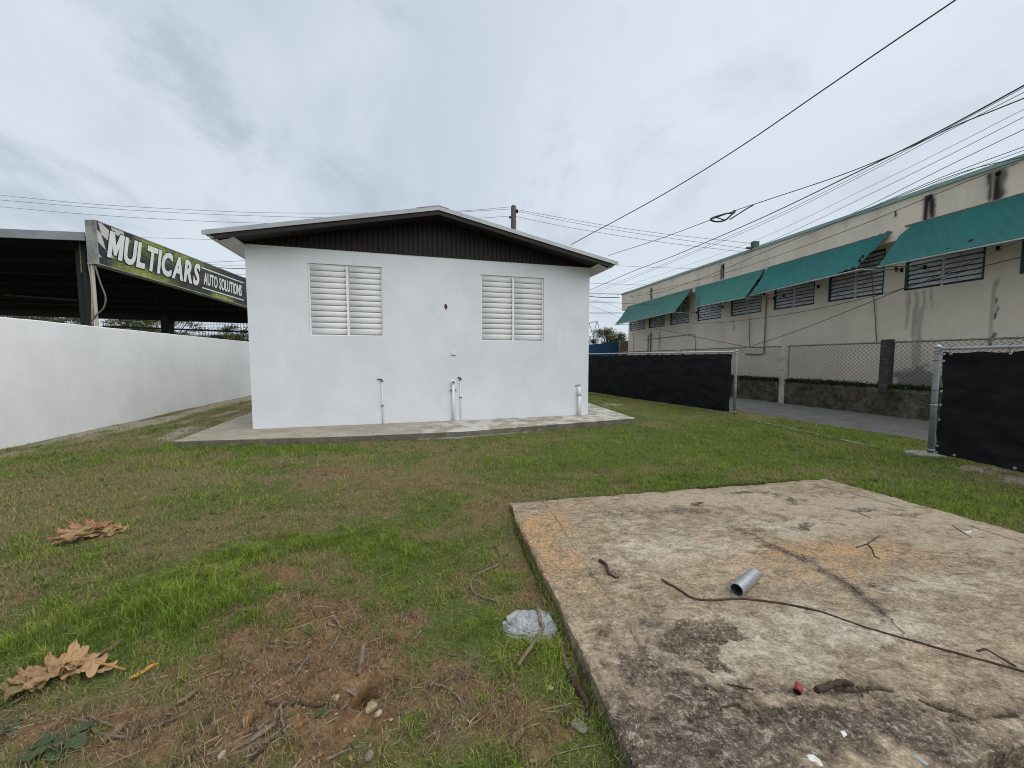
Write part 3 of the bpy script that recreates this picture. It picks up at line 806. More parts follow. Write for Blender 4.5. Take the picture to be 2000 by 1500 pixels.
mb = MB(); mb.frame_box(a.lerp(b, .56) - HU * .028 - HV * .022, HU * .056, HV * .028, UP * .014); mb.build('clamp', M['brass'], p)
p, a, b = pipe_part('pipe', 1131, 770, 810, .038)
mb = MB(); mb.tube([b - UP * .02, b + UP * .05, b + UP * .11 + HV * .012, b + UP * .145 + HV * .035, b + UP * .15 + HV * .07], [.047, .047, .044, .040, .036], 14); mb.build('elbow', M['pvc'], p)
mb = MB(); mb.tube([b - UP * .028, b - UP * .018], .049, 14); mb.build('joint_ring', plain('grey joint ring', (.35, .36, .36)), p)
mb = MB(); mb.frame_box(wpx(1124, 753, .004), HU * .12, -HV * .03, UP * .02); mb.build('pipe_strap', plain('grey pipe strap', (.32, .33, .33)), p)
mb = MB(); q = wpx(882, 693, .002); mb.frame_box(q, HU * .085, -HV * .012, UP * .075); cp_ = mb.build('cover_plate', M['pvc'], house)
mb = MB(); mb.frame_box(q - UP * .010 - HU * .006, HU * .095, -HV * .016, UP * .009); mb.build('plate_bottom_line', plain('dark plate line', (.12, .12, .12)), cp_)  # thin dark strip along the lower edge of the cover plate
mb = MB()
c0 = wpx(871, 599, .003); ring = []
for i in range(14):
    w = 2 * math.pi * i / 14; rr = 1 + .25 * rnd.uniform(-1, 1)
    ring.append(c0 + HU * (.030 * rr * math.cos(w)) + UP * (.062 * rr * math.sin(w)))
mb.add([c0 - HV * .001] + ring, [(0, i + 1, (i + 1) % 14 + 1) for i in range(14)])
mb.build('wall_hole', plain('chipped brown plaster', (.11, .075, .045), .95, .1, var=.5, scale=30), house)

# ------------------------------------------------------------------ left boundary wall
LWH = 2.13; LWN = Vector((LWD.y, -LWD.x, 0))
def build_lw():
    a = LW0 - LWD * 7; b = LW1 + LWD * 6
    L = (b - a).length; n = 90; th = .16
    mb = MB(); vs = []; fs = []
    for i in range(n + 1):
        p = a + LWD * (L * i / n); jz = rnd.uniform(-.004, .004)
        vs += [p - UP * .15, p + UP * (LWH - .012 + jz), p - LWN * .012 + UP * (LWH + jz), p - LWN * th + UP * (LWH + jz), p - LWN * th - UP * .15]
    for i in range(n):
        for k in range(4):
            fs.append((i * 5 + k, i * 5 + k + 1, (i + 1) * 5 + k + 1, (i + 1) * 5 + k))
    fs = [tuple(reversed(f)) for f in fs]
    mb.add(vs, fs); mb.add([vs[0], vs[1], vs[2], vs[3], vs[4]], [(0, 1, 2, 3, 4)])
    e = vs[-5:]; mb.add(e, [(4, 3, 2, 1, 0)])
    return mb.build('boundary_wall', M['white2'])
tag(build_lw(), 'long plain white boundary wall left of the house', 'wall')

# ------------------------------------------------------------------ carport behind the left wall
M['black'] = plain('black painted steel', (.010, .011, .013), .55, .35, var=.3, scale=4)
M['black2'] = plain('shade black roof sheeting', (.012, .012, .013), .7, .2, var=.4, scale=3)  # black structure; the shade inside the carport is also put into this colour
M['beam'] = plain('dark brown steel beam', (.020, .019, .018), .6, .3, var=.3, scale=3)
M['fascia'] = plain('grey gutter sheet', (.22, .245, .26), .5, .4, .1, var=.15, scale=2)
M['strip'] = plain('dusty strip light', (.10, .10, .10), .6, .3, var=.25, scale=2)
CF_R = at(168, 462, 9.0); CF_L = at(-560, 432, 7.6)
CB_L = at(-300, 606, 21.0); CB_R = at(560, 634, 20.5)
cport = thing('carport', (-13, 12, 0), 'black open carport with grey front gutter behind the white boundary wall', 'carport')
mb = MB()
def quadgrid(a, b, c, d, n, m, amp=0.0, wl=.2):
    P = np.zeros((n + 1, m + 1, 3))
    for i in range(n + 1):
        for j in range(m + 1):
            u, v = i / n, j / m
            p = a.lerp(b, u).lerp(d.lerp(c, u), v)
            P[i, j] = (p.x, p.y, p.z + amp * (i % 2))
    return P
obj('roof', grid_mesh('roof', quadgrid(CF_L, CF_R, CB_R + UP * .36, CB_L + UP * .36, 120, 4, .03), None, False, M['black2']), cport)
mb = MB(); mb.frame_box(CF_L - UP * .10 - Vector((0, .03, 0)), CF_R - CF_L, (0, .02, 0), UP * .19); mb.build('gutter', M['fascia'], cport)
mb = MB(); mb.frame_box(CB_L, CB_R - CB_L, (0, .12, 0), UP * .50); mb.build('beam', M['beam'], cport)
for k, v in enumerate((.12, .24, .36, .48, .60, .72, .86)):
    a = CF_L.lerp(CB_L + UP * .36, v); b = CF_R.lerp(CB_R + UP * .36, v)
    mb = MB(); mb.frame_box(a - UP * .17, b - a, (0, .07, 0), UP * .16); mb.build('purlin', M['black2'], cport)
for (x0, y0, x1, y1, Y) in ((112, 531, 290, 541, 13.2), (265, 572, 402, 580, 16.3), (5, 577, 150, 588, 15.5), (361, 596, 480, 603, 18.4)):
    a = at(x0, y0, Y); b = at(x1, y1, Y + .1)
    mb = MB(); mb.frame_box(a, b - a, (0, .10, 0), UP * .07); mb.build('strip_light', M['strip'], cport)
def post(px, py, Y, w, top=None, x2=None):
    p = at(px, py, Y); zt = top
    mb = MB(); mb.box(p.x - w / 2, p.x + w / 2, Y - w / 2, Y + w / 2, -.05, zt); return mb.build('post', M['black'], cport), p
post(161, 560, 9.35, .11, 4.25)
post(171, 560, 9.25, .09, 4.2)
post(327, 630, 19.5, .36, 3.7)
post(-200, 560, 9.0, .16, 4.3)
# conduit and cables on the front post
M['conduit'] = plain('pale conduit', (.34, .32, .29), .6, .3, var=.1)
M['yellow'] = plain('worn yellow paint', (.27, .21, .055), .7, .2, var=.4, scale=20)
mb = MB(); c1_ = at(180, 515, 8.95); c2_ = at(184, 640, 8.95); c2_.x = c1_.x + .02; c2_.z = -.02
mb.tube([c1_, c1_.lerp(c2_, .5), c2_], .032, 8); mb.build('conduit', M['conduit'], cport)
mb = MB(); q1 = at(173, 512, 8.97); q2 = at(180, 560, 8.95); q3 = at(181, 636, 8.93); mb.tube(catmull([q1, q2, q3], 8), .022, 7)
mb.build('conduit', plain('yellowed conduit', (.36, .30, .17), .6), cport)
mb = MB(); mb.tube(catmull([at(186, 520, 8.9), at(196, 552, 8.9), at(206, 580, 8.9), at(203, 600, 8.9), at(190, 614, 8.9), at(178, 628, 8.92)], 8), .016, 6)
mb.build('cable', plain('grey looping cable', (.13, .125, .11), .6), cport)
mb = MB(); ya = at(154, 472, 9.26); yb = at(158, 532, 9.26); mb.frame_box(ya, (.028, 0, 0), (0, .006, 0), yb - ya); mb.build('paint_streak', M['yellow'], cport)
# mesh panel fence at the back of the carport
mesh_f = thing('mesh_fence', (-10, 21.8, 0), 'dark wire mesh fence seen under the far edge of the carport roof', 'fence')
mb = MB(); fy = 21.8
for z in np.arange(0.2, 4.1, .17): mb.frame_box((-18, fy, z), (13, 0, 0), (0, .012, 0), (0, 0, .014))
for x in np.arange(-18, -5, .17): mb.frame_box((x, fy + .013, .1), (.014, 0, 0), (0, .012, 0), (0, 0, 4.0))
tag(mb.build('mesh', M['black'], mesh_f), kind='stuff')
mb = MB(); pa = at(200, 639, fy - .1); pb = at(560, 653, fy - .1); mb.frame_box(pa, pb - pa, (0, .06, 0), UP * .10); mb.build('rail', M['black'], mesh_f)

# ------------------------------------------------------------------ sign
def mat_sign():
    m = Mat('printed sign face', .5, .35)
    u, v = m.attr('su'), m.attr('sv')
    cmb = m.nt.nodes.new('ShaderNodeCombineXYZ'); m.nt.links.new(u, cmb.inputs[0]); m.nt.links.new(v, cmb.inputs[1])
    vec = cmb.outputs[0]
    n1 = m.noise(1.6, 5, .6, vec, .6); n2 = m.noise(5, 5, .7, vec, 1.2); n3 = m.noise(14, 4, .7, vec)
    dark = m.ramp(n2, [(.35, (.012, .013, .016)), (.55, (.035, .036, .034)), (.75, (.09, .085, .05))])
    olive = m.ramp(n2, [(.3, (.07, .085, .015)), (.5, (.20, .235, .04)), (.7, (.36, .36, .12))])
    lean = m.math('ADD', v, m.mul(u, -.10))
    top = m.rng(lean, .30, .75)                      # olive above and along the lower left
    low = m.rng(m.math('ADD', v, m.mul(u, .06)), .12, .42, 1, 0)
    span = m.mul(m.rng(u, .5, 1.3), m.rng(u, 2.4, 3.8, 1, 0))
    span2 = m.mul(m.rng(u, .1, .5), m.rng(u, 1.4, 2.3, 1, 0))
    spot = m.mul(m.mul(m.rng(u, 3.1, 3.4), m.rng(u, 3.9, 4.3, 1, 0)), m.rng(v, .06, .24, 1, 0))
    f = m.math('MAXIMUM', m.math('MAXIMUM', m.mul(top, span), m.mul(low, span2)), spot)
    c = m.mix(m.mul(f, m.rng(n1, .3, .55, .35, 1)), dark, olive)
    c = m.mix(m.rng(n3, .62, .75, 0, .4), c, (.25, .26, .20))
    # waving chequered flag at the near end
    ck = m.nt.nodes.new('ShaderNodeTexChecker'); ck.inputs['Scale'].default_value = 3.6
    ck.inputs['Color1'].default_value = (.020, .019, .026, 1); ck.inputs['Color2'].default_value = (.46, .45, .42, 1)
    cm2 = m.nt.nodes.new('ShaderNodeCombineXYZ')
    w = m.math('SINE', m.mul(u, 5.0))
    m.put(cm2.inputs[0], m.math('ADD', u, m.mul(v, .22))); m.put(cm2.inputs[1], m.math('ADD', m.math('ADD', v, m.mul(w, .10)), m.mul(u, .45))); cm2.inputs[2].default_value = .13
    m.nt.links.new(cm2.outputs[0], ck.inputs[0])
    flag = m.rng(m.math('ADD', u, m.mul(v, -.75)), .08, .22, 1, 0)
    flag = m.mul(flag, m.rng(m.math('ADD', v, m.mul(u, -.2)), .14, .2))
    c = m.mix(flag, c, ck.outputs[0])
    return m.end(c)
M['sign'] = mat_sign()
M['signbox'] = plain('weathered sign box metal', (.24, .25, .225), .6, .4, .1, var=.35, scale=5)
M['letter'] = plain('white sign lettering', (.60, .63, .60), .5, .3, var=.05)
M['outline'] = plain('black letter edge', (.010, .010, .012), .6)
S0 = at(191, 515.5, 8.9)
s_az, s_sl = R(1.7), math.tan(R(-4.1))
SD = Vector((math.sin(s_az), math.cos(s_az), s_sl))
SN = Vector((math.cos(s_az), -math.sin(s_az), 0))
SLEN, SHT, STH = 5.35, 1.0, .24
sign = thing('billboard', S0 + SD * 2.5, 'long chequered olive and black sign box reading MULTICARS AUTO SOLUTIONS', 'sign')
def SPt(t, h, o=0.0): return S0 + SD * t + UP * h + SN * o
mb = MB(); mb.frame_box(SPt(0, 0, -STH), SD * SLEN, UP * SHT, SN * (STH - .004)); mb.build('box', M['signbox'], sign)
P = np.zeros((40, 12, 3)); SU = np.zeros((40, 12)); SVv = np.zeros((40, 12))
for i, t in enumerate(np.linspace(.015, SLEN - .02, 40)):
    for j, h in enumerate(np.linspace(.02, SHT - .02, 12)):
        P[i, j] = SPt(t, h, .001); SU[i, j] = t; SVv[i, j] = h
obj('face', grid_mesh('face', P, dict(su=SU, sv=SVv), False, M['sign'], flip=False), sign)
mb = MB()
for (a, l, e) in ((SPt(0, SHT - .02, -.003), SD * SLEN, UP * .024), (SPt(0, -.004, -.003), SD * SLEN, UP * .024)): mb.frame_box(a, l, e, SN * .016)
for t in (0, SLEN - .024): mb.frame_box(SPt(t, .021, -.003), SD * .024, UP * (SHT - .042), SN * .016)
mb.build('edge_trim', M['signbox'], sign)
SDu = SD.normalized(); SM = Matrix(((SD.x, 0, SN.x, 0), (SD.y, 0, SN.y, 0), (SD.z, 1, SN.z, 0), (0, 0, 0, 1)))
def text_mesh(txt, offset, extrude):
    if txt == 'M':                                        # heavy M drawn by hand: the font's own M clogs when emboldened
        o_ = max(0, offset - .03)
        poly = [(0 - o_, 0 - o_), (0 - o_, .72 + o_), (.21 + o_ * .6, .72 + o_), (.37, .36 + o_ * 1.6), (.53 - o_ * .6, .72 + o_), (.74 + o_, .72 + o_), (.74 + o_, 0 - o_), (.55 - o_, 0 - o_), (.55 - o_, .37 - o_), (.43 + o_ * .3, .10 - o_), (.31 - o_ * .3, .10 - o_), (.19 + o_, .37 - o_), (.19 + o_, 0 - o_)]
        return MB().prism(list(reversed(poly)), -extrude, extrude).mesh('M')
    cu = bpy.data.curves.new('t', 'FONT'); cu.body = txt; cu.size = 1.0; cu.offset = offset; cu.extrude = extrude
    cu.resolution_u = 3
    o = bpy.data.objects.new('t', cu); col.objects.link(o)
    bpy.context.view_layer.update()
    me = bpy.data.meshes.new_from_object(o.evaluated_get(bpy.context.evaluated_depsgraph_get()))
    bpy.data.objects.remove(o); bpy.data.curves.remove(cu)
    return me
def sign_text(txt, t0, t1, h0, h1, shear, bold, outl):
    """one part per letter, with a black letter edge behind as its sub-part"""
    adv = []; x = 0.0
    infos = []
    for ch in txt:
        if ch == ' ': x += .34; continue
        me = text_mesh(ch, bold, .004)
        co = np.zeros(len(me.vertices) * 3); me.vertices.foreach_get('co', co); co = co.reshape(-1, 3)
        mn, mx = co[:, 0].min(), co[:, 0].max()
        infos.append((ch, me, mn, mx, x)); x += (mx - mn) + .055
    total = x - .055
    ys = []
    sx = (t1 - t0) / total; sy = (h1 - h0) / .72
    for ch, me, mn, mx, xo in infos:
        for layer in (0, 1):
            if layer == 0 and outl <= 0: continue
            mm = me if layer else text_mesh(ch, bold + outl, .003)
            co = np.zeros(len(mm.vertices) * 3); mm.vertices.foreach_get('co', co); co = co.reshape(-1, 3)
            t = t0 + (co[:, 0] - mn + xo) * sx; h = h0 + co[:, 1] * sy
            t = t + (h - h0) * shear
            z = (.010 if layer else .005) + co[:, 2]
            W = np.stack([S0.x + SD.x * t + SN.x * z, S0.y + SD.y * t + SN.y * z, S0.z + SD.z * t + h + SN.z * z], -1)
            mm.vertices.foreach_set('co', W.reshape(-1)); mm.update()
            mm.materials.clear(); mm.materials.append(M['letter'] if layer else M['outline'])
            o = obj('letter' if layer else 'letter_edge', mm, sign)
sign_text('MULTICARS', .20, 2.72, .24, .87, .17, .040, .028)
sign_text('AUTO SOLUTIONS', 2.90, 4.46, .32, .69, .06, .022, 0)
for h in (.785, .175):
    mb = MB(); mb.frame_box(SPt(2.86 + (0 if h > .5 else -.02), h, .002), SD * 1.72, UP * .035, SN * .006); mb.build('rule_line', M['letter'], sign)

# ------------------------------------------------------------------ right-hand beige building
BN = Vector((-math.cos(R(10.8)), -math.sin(R(10.8)), 0)); BD = Vector((-math.sin(R(10.8)), math.cos(R(10.8)), 0))   # BN faces the road
B0 = Vector((11.0, 9.2, 0))
def bsz(px, py, o=0.0):
    p = on_plane(px, py, B0 + BN * o, BN); return (p - B0).dot(BD), p.z
def BPt(s, z, o=0.0): return B0 + BD * s + BN * o + UP * z
s_far, _ = bsz(1228, 620)
s_near = -7.0
z_near = bsz(1990, 312, .35)[1]; z_far = bsz(1215, 576, .35)[1]; sn_ = bsz(1990, 312, .35)[0]
def roofz(s): return z_near + (z_far - z_near) * (s - sn_) / (s_far - sn_)
z_par = bsz(1300, 566, .35)[1]
print('building', s_far, z_near, z_far)
PAR_O = .35; PAR_H = 1.05
STREAKS = [(1272, 562, 594, .14), (1411, 516, 552, .15), (1815, 380, 440, .13), (1948, 334, 400, .17), (1750, 412, 425, .03)]
DRIPS = [(1288, 648, 690, .12), (1434, 624, 650, .04), (1775, 570, 655, .05), (1790, 570, 690, .05), (1805, 568, 640, .03), (1820, 566, 610, .03), (1795, 600, 760, .10), (1945, 545, 700, .04), (1780, 720, 800, .25), (1290, 660, 700, .10), (1463, 630, 668, .02), (1356, 610, 628, .03)]
def facade_stains(S, Z, lst, o):
    st = 0 * S
    wob = (fbm(S, Z, 3.0, 3, 101) - .5) * .10; br = fbm(S, Z * .3, 22, 3, 103); b2 = fbm(S, Z, 9, 4, 105, .6)
    for px, y0, y1, w in lst:
        s0, za = bsz(px, y0, o); s1, zb = bsz(px, y1, o)
        k = np.exp(-((S + wob - s0) / w) ** 2) * sstep(zb - .05, zb + (za - zb) * .35, Z) * (1 - sstep(za - .03, za + .04, Z))
        st = np.maximum(st, k)
    rain = fbm(S * 34, Z * 1.6, 1.0, 3, 113); drip = fbm(S * 15, Z * .5, 1.0, 2, 117)
    return np.clip(sstep(.26, .95, st * (.55 + .5 * br + .9 * rain) + (b2 - .5) * .5 * st) * (.6 + .8 * sstep(.3, .6, drip)), 0, 1)
def mat_facade(name, c):
    m = Mat(name, .9, .2)
    st, gr = m.attr('stain'), m.attr('grime')
    n1 = m.noise(.8, 6, .6); n2 = m.noise(40, 5, .65); n3 = m.noise(5, 5, .7)
    cc = m.mix(m.rng(n1, .35, .65), c, tuple(x * .88 for x in c))
    cc = m.mix(m.rng(n3, .58, .75, 0, .3), cc, tuple(x * .78 for x in c))
    cc = m.mix(m.mul(gr, .75), cc, (.14, .13, .115))
    cc = m.mix(st, cc, (.035, .028, .026))
    return m.end(cc, m.bump(n2, .3, .006))
M['facade'] = mat_facade('beige painted facade', (.78, .685, .56))
bld = thing('building', BPt(8, 0), 'long beige building with louvred windows, teal roof edge and black drip stains', 'building')
# window rectangles (x0, x1 at sill, y sill, y top)
BW = [(1231, 1259, 651, 612), (1267, 1298, 646, 604), (1309, 1345, 638, 570), (1362, 1408, 630, 586), (1427, 1486, 619, 562), (1511, 1589, 607, 545), (1617, 1724, 588, 480), (1766, 1920, 563, 470), (1992, 2230, 528, 400)]
BH = []
for x0, x1, ys, yt in BW:
    sa = bsz(x0, ys)[0]; sb = bsz(x1, ys)[0]
    BH.append([sb, sa, 0, 0])
sill = np.mean([bsz(b[0], b[2])[1] for b in BW[3:8]]); head = sill + 1.30
print('sills', [round(bsz(b[0], b[2])[1], 2) for b in BW], 'head', head)
for h in BH: h[2] = sill; h[3] = head
def facade_grid():
    ss = np.concatenate([np.arange(s_near, -1.5, .25), np.arange(-1.5, 6, .035), np.arange(6, s_far, .07), [s_far]])
    cuts_s = [v for h in BH for v in h[:2]]
    ss = np.array(sorted(set(np.round(np.concatenate([ss, [c for c in cuts_s if s_near < c < s_far]]), 4))))
    zs = np.array(sorted(set(np.round(np.concatenate([np.arange(0, 5.2, .045), [sill, head, 5.2]]), 4))))
    S, Z = np.meshgrid(ss, zs, indexing='ij')
    st = facade_stains(S, Z, DRIPS[-2:] + DRIPS[7:8], 0.0)
    gr = facade_stains(S, Z, DRIPS, 0.0) * .65 * (.5 + .8 * fbm(S * 26, Z * 2.0, 1.0, 3, 119))
    sx, zx = bsz(1790, 745); gr = np.maximum(gr, sstep(.45, .7, np.exp(-((S - sx) / .7) ** 2 - ((Z - .8) / .6) ** 2) + (fbm(S, Z, 6, 4, 107) - .5) * .8))
    cr = sd_line(S + (fbm(S, Z, 5, 3, 109) - .5) * .16, Z, [bsz(1947, 545), bsz(1945, 600), bsz(1938, 640), bsz(1936, 700)])
    st = np.maximum(st * 0, np.exp(-(cr / .022) ** 2) * sstep(.42, .55, fbm(S, Z, 7, 3, 111)))
    P = np.stack([B0.x + BD.x * S, B0.y + BD.y * S, Z], -1)
    me = grid_mesh('wall', P, dict(stain=st, grime=gr), False, M['facade'], flip=True)
    import bmesh
    bm = bmesh.new(); bm.from_mesh(me)
    kill = []
    for f in bm.faces:
        c = f.calc_center_median(); s = (c - B0).dot(BD)
        if any(h[0] < s < h[1] and h[2] < c.z < h[3] for h in BH): kill.append(f)
    bmesh.ops.delete(bm, geom=kill, context='FACES')
    bm.to_mesh(me); bm.free()
    return me
bw_ = obj('wall', facade_grid(), bld)
mb = MB()
q = BPt(s_far, 0); e = -BN * 9
mb.quad(q, q + UP * 5.2, q + e + UP * 5.2, q + e)
for a, b, c, d in BH:
    for (p0, p1) in ((BPt(a, c), BPt(b, c)), (BPt(b, d), BPt(a, d)), (BPt(a, d), BPt(a, c)), (BPt(b, c), BPt(b, d))): mb.quad(p0, p1, p1 - BN * .12, p0 - BN * .12)
mb.build('return_wall', plain('beige end wall', (.70, .615, .505), .9, .2, var=.1, scale=2), bld)
def parapet():
    ss = np.concatenate([np.arange(s_near, -1.5, .25), np.arange(-1.5, s_far + .35, .04)])
    Wd = np.linspace(0, 1, 34)
    P = np.zeros((len(ss), len(Wd) + 2, 3)); S = np.zeros(P.shape[:2]); Z = np.zeros(P.shape[:2])
    for j in range(len(Wd) + 2):
        for i, s in enumerate(ss):
            rz = roofz(s)
            if j == 0: o, z = 0.0, rz - PAR_H
            elif j == len(Wd) + 1: o, z = -.2, rz
            else: o, z = PAR_O, rz - PAR_H * (1 - Wd[j - 1])
            P[i, j] = BPt(s, z, o); S[i, j] = s; Z[i, j] = z
    st = facade_stains(S, Z, STREAKS, PAR_O)
    gr = sstep(.5, .75, fbm(S, Z * .4, 2.2, 5, 121)) * .25
    return grid_mesh('parapet', P, dict(stain=st, grime=gr), False, M['facade'], flip=True)
par = obj('parapet', parapet(), bld)
M['tealcap'] = plain('faded teal roof edge', (.24, .37, .335), .6, .3, var=.12, scale=2)
a = BPt(s_near, roofz(s_near) - .02, PAR_O - .35); b = BPt(s_far + .36, roofz(s_far + .36) - .02, PAR_O - .35)
mb = MB(); mb.frame_box(a, b - a, BN * .40, UP * .095); mb.frame_box(b - BD * .001, BD * .03, -BN * 6, UP * .15); mb.build('roof_edge', M['tealcap'], bld)
mb = MB(); q = BPt(s_far + .35, roofz(s_far) - PAR_H, PAR_O); mb.quad(q, q + UP * PAR_H, q + UP * PAR_H - BN * 6, q - BN * 6); mb.quad(q, q - BN * 6, q - BN * 6 - BD * .4, q - BD * .4); mb.build('parapet_end', plain('beige parapet end', (.70, .615, .505), .9, .2, var=.1, scale=2), bld)
M['hole'] = plain('soot black', (.008, .007, .007), .9, .1)
for px, y0, y1, w in STREAKS[:4]:
    s0, z0_ = bsz(px + 2, y0 + 5, PAR_O)
    mb = MB(); p = BPt(s0, z0_, PAR_O - .03); mb.tube([p, p + BN * .055], .045, 10); mb.build('drain_spout', M['hole'], bld)
def mat_bslat():
    m = Mat('dirty louvre', .8, .2)
    oi = m.nt.nodes.new('ShaderNodeObjectInfo'); va = m.nt.nodes.new('ShaderNodeVectorMath'); va.operation = 'ADD'
    cb = m.nt.nodes.new('ShaderNodeCombineXYZ'); m.nt.links.new(m.mul(oi.outputs['Random'], 37.0), cb.inputs[0]); m.nt.links.new(m.mul(oi.outputs['Random'], 91.0), cb.inputs[1])
    m.nt.links.new(m.vec, va.inputs[0]); m.nt.links.new(cb.outputs[0], va.inputs[1]); m.vec = va.outputs[0]
    n = m.noise(4, 6, .75, m.map((1, 2, 3))); n2 = m.noise(40, 4, .7)
    c = m.mix(m.rng(m.math('ADD', m.mul(n, .7), m.mul(n2, .3)), .40, .54), (.36, .36, .365), (.66, .665, .67))
    return m.end(c)
M['bslat'] = mat_bslat()
M['tealtrim'] = plain('dark teal window trim', (.018, .075, .065), .6, .3, var=.2)
M['dark'] = plain('shaded window void', (.11, .11, .112), .8, .1)  # grey sheet colour stands in for the shade behind the louvres
BR = Matrix(((-BD.x, -BN.x, 0, 0), (-BD.y, -BN.y, 0, 0), (0, 0, 1, 0), (0, 0, 0, 1)))
for k, (a, b, c, d) in enumerate(BH):
    bx = lambda s0, s1, z0, z1, o0, o1: mb.frame_box(BPt(s0, z0, o0), BD * (s1 - s0), BN * (o1 - o0), UP * (z1 - z0))
    mb = MB(); bx(a + .004, a + .05, c, d, -.09, -.02); bx(b - .06, b - .004, c, d, -.10, .012); bx(a + .05, b - .06, d - .05, d, -.09, -.02)
    wn_ = mb.build('window', M['tealtrim'], bld)
    mb = MB(); m_s = (a + b) / 2; bx(m_s - .025, m_s + .025, c + .005, d - .05, -.09, -.03); mb.build('mullion', M['bslat'], wn_)
    mb = MB(); mb.quad(BPt(a, c, -.115), BPt(b, c, -.115), BPt(b, d, -.115), BPt(a, d, -.115)); mb.build('backing', M['dark'], wn_)
    n = 10; pitch = (d - c - .08) / n
    for (x0, x1) in ((a + .055, m_s - .03), (m_s + .03, b - .065)):
        L = x1 - x0; sm = MB()
        pr = [(-.052, .050), (-.046, .056), (.030, .018), (.028, .010), (-.050, .044)]
        nn = len(pr)
        vs_ = [(0, -o, z) for z, o in pr] + [(L, -o, z) for z, o in pr]
        sm.add(vs_, [(i, nn + i, nn + (i + 1) % nn, (i + 1) % nn) for i in range(nn)] + [tuple(range(nn)), tuple(reversed(range(nn, 2 * nn)))])
        sme = sm.mesh('slat'); sme.materials.append(M['bslat'])
        for i in range(n):
            zc = c + .05 + (i + .5) * pitch
            obj('slat', sme, wn_, Matrix.Translation(BPt(x1, zc, -.07)) @ BR @ Matrix.Rotation(rnd.uniform(-.08, .08), 4, 'X') @ Matrix.Scale(pitch / .106, 4, (0, 0, 1)))
# pipes and small boxes fixed to the facade
M['rust'] = plain('rusty grey pipe', (.19, .16, .13), .8, .2, var=.4, scale=20)
def fpx(px, py, o=.05):
    s, z = bsz(px, py, o); return BPt(s, z, o)
def fpipe(pts, r, mat, name='pipe'):
    mb = MB(); mb.tube([fpx(*p) for p in pts], r, 7); return mb.build(name, mat, bld)
fpipe([(1266, 655), (1265, 700)], .028, M['rust']); fpipe([(1271, 650), (1270, 700)], .036, M['rust'])
fpipe([(1259, 664), (1290, 660), (1350, 653), (1357, 654), (1359, 690)], .014, M['rust'])
fpipe([(1497, 575), (1494, 640), (1492, 690), (1486, 692), (1455, 691)], .022, plain('grey wall pipe', (.25, .235, .21), .7))
fpipe([(1702, 528), (1708, 600), (1712, 672)], .012, M['rust']); fpipe([(1236, 651), (1238, 690)], .012, M['rust'])
fpipe([(1464, 625), (1464, 678)], .010, M['rust'])
mb = MB(); q = fpx(1477, 482, .3); mb.box(q.x - .1, q.x + .12, q.y, q.y + .2, q.z - .05, q.z + .22); mb.box(q.x - .32, q.x - .1, q.y + .05, q.y + .14, q.z - .05, q.z + .02); mb.build('roof_lamp', plain('dark green roof lamp', (.06, .09, .08)), bld)
for (px, py) in ((1494, 578), (1953, 490), (1753, 530), (1600, 563), (1418, 592)):
    q = fpx(px, py, .02); mb = MB(); mb.frame_box(q, BD * .04, BN * .05, UP * .11); mb.build('bracket', M['hole'], bld)

# ------------------------------------------------------------------ teal awnings
def mat_awning(name, c, worn):
    m = Mat(name, .8, .15)
    n1 = m.noise(1.3, 5, .65); n2 = m.noise(120, 2, .6); n3 = m.noise(9, 5, .7)
    cc = m.mix(m.rng(n1, .35, .65), c, tuple(x * .78 + .01 for x in c))
    cc = m.mix(m.rng(n3, .62, .72, 0, worn), cc, tuple(min(1, x * 1.7 + .05) for x in c))
    cc = m.mix(m.rng(m.noise(14, 3, .6), .70, .74, 0, worn * 1.4), cc, (.012, .05, .05))
    return m.end(cc, m.bump(m.math('ADD', m.mul(n3, .7), m.mul(n2, .3)), .35, .01))
AWN = [((1227, 598), (1352, 562), (1201, 634), (1318, 608), 'teal canvas awning farthest along the beige building, next to its end corner', 0, (.062, .175, .150)),
       ((1357, 561), (1494, 524), (1357, 599), (1455, 580), 'teal canvas awning second from the far end, its left corner sagging', 1, (.045, .175, .152)),
       ((1500, 522), (1741, 452), (1464, 576), (1685, 523), 'torn teal awning with a ragged right end showing the arm', 2, (.026, .150, .140)),
       ((1768, 441), (2150, 334), (1714, 520), (2150, 432), 'largest nearest teal awning with a ripped hole near its lower edge', 3, (.026, .142, .135))]
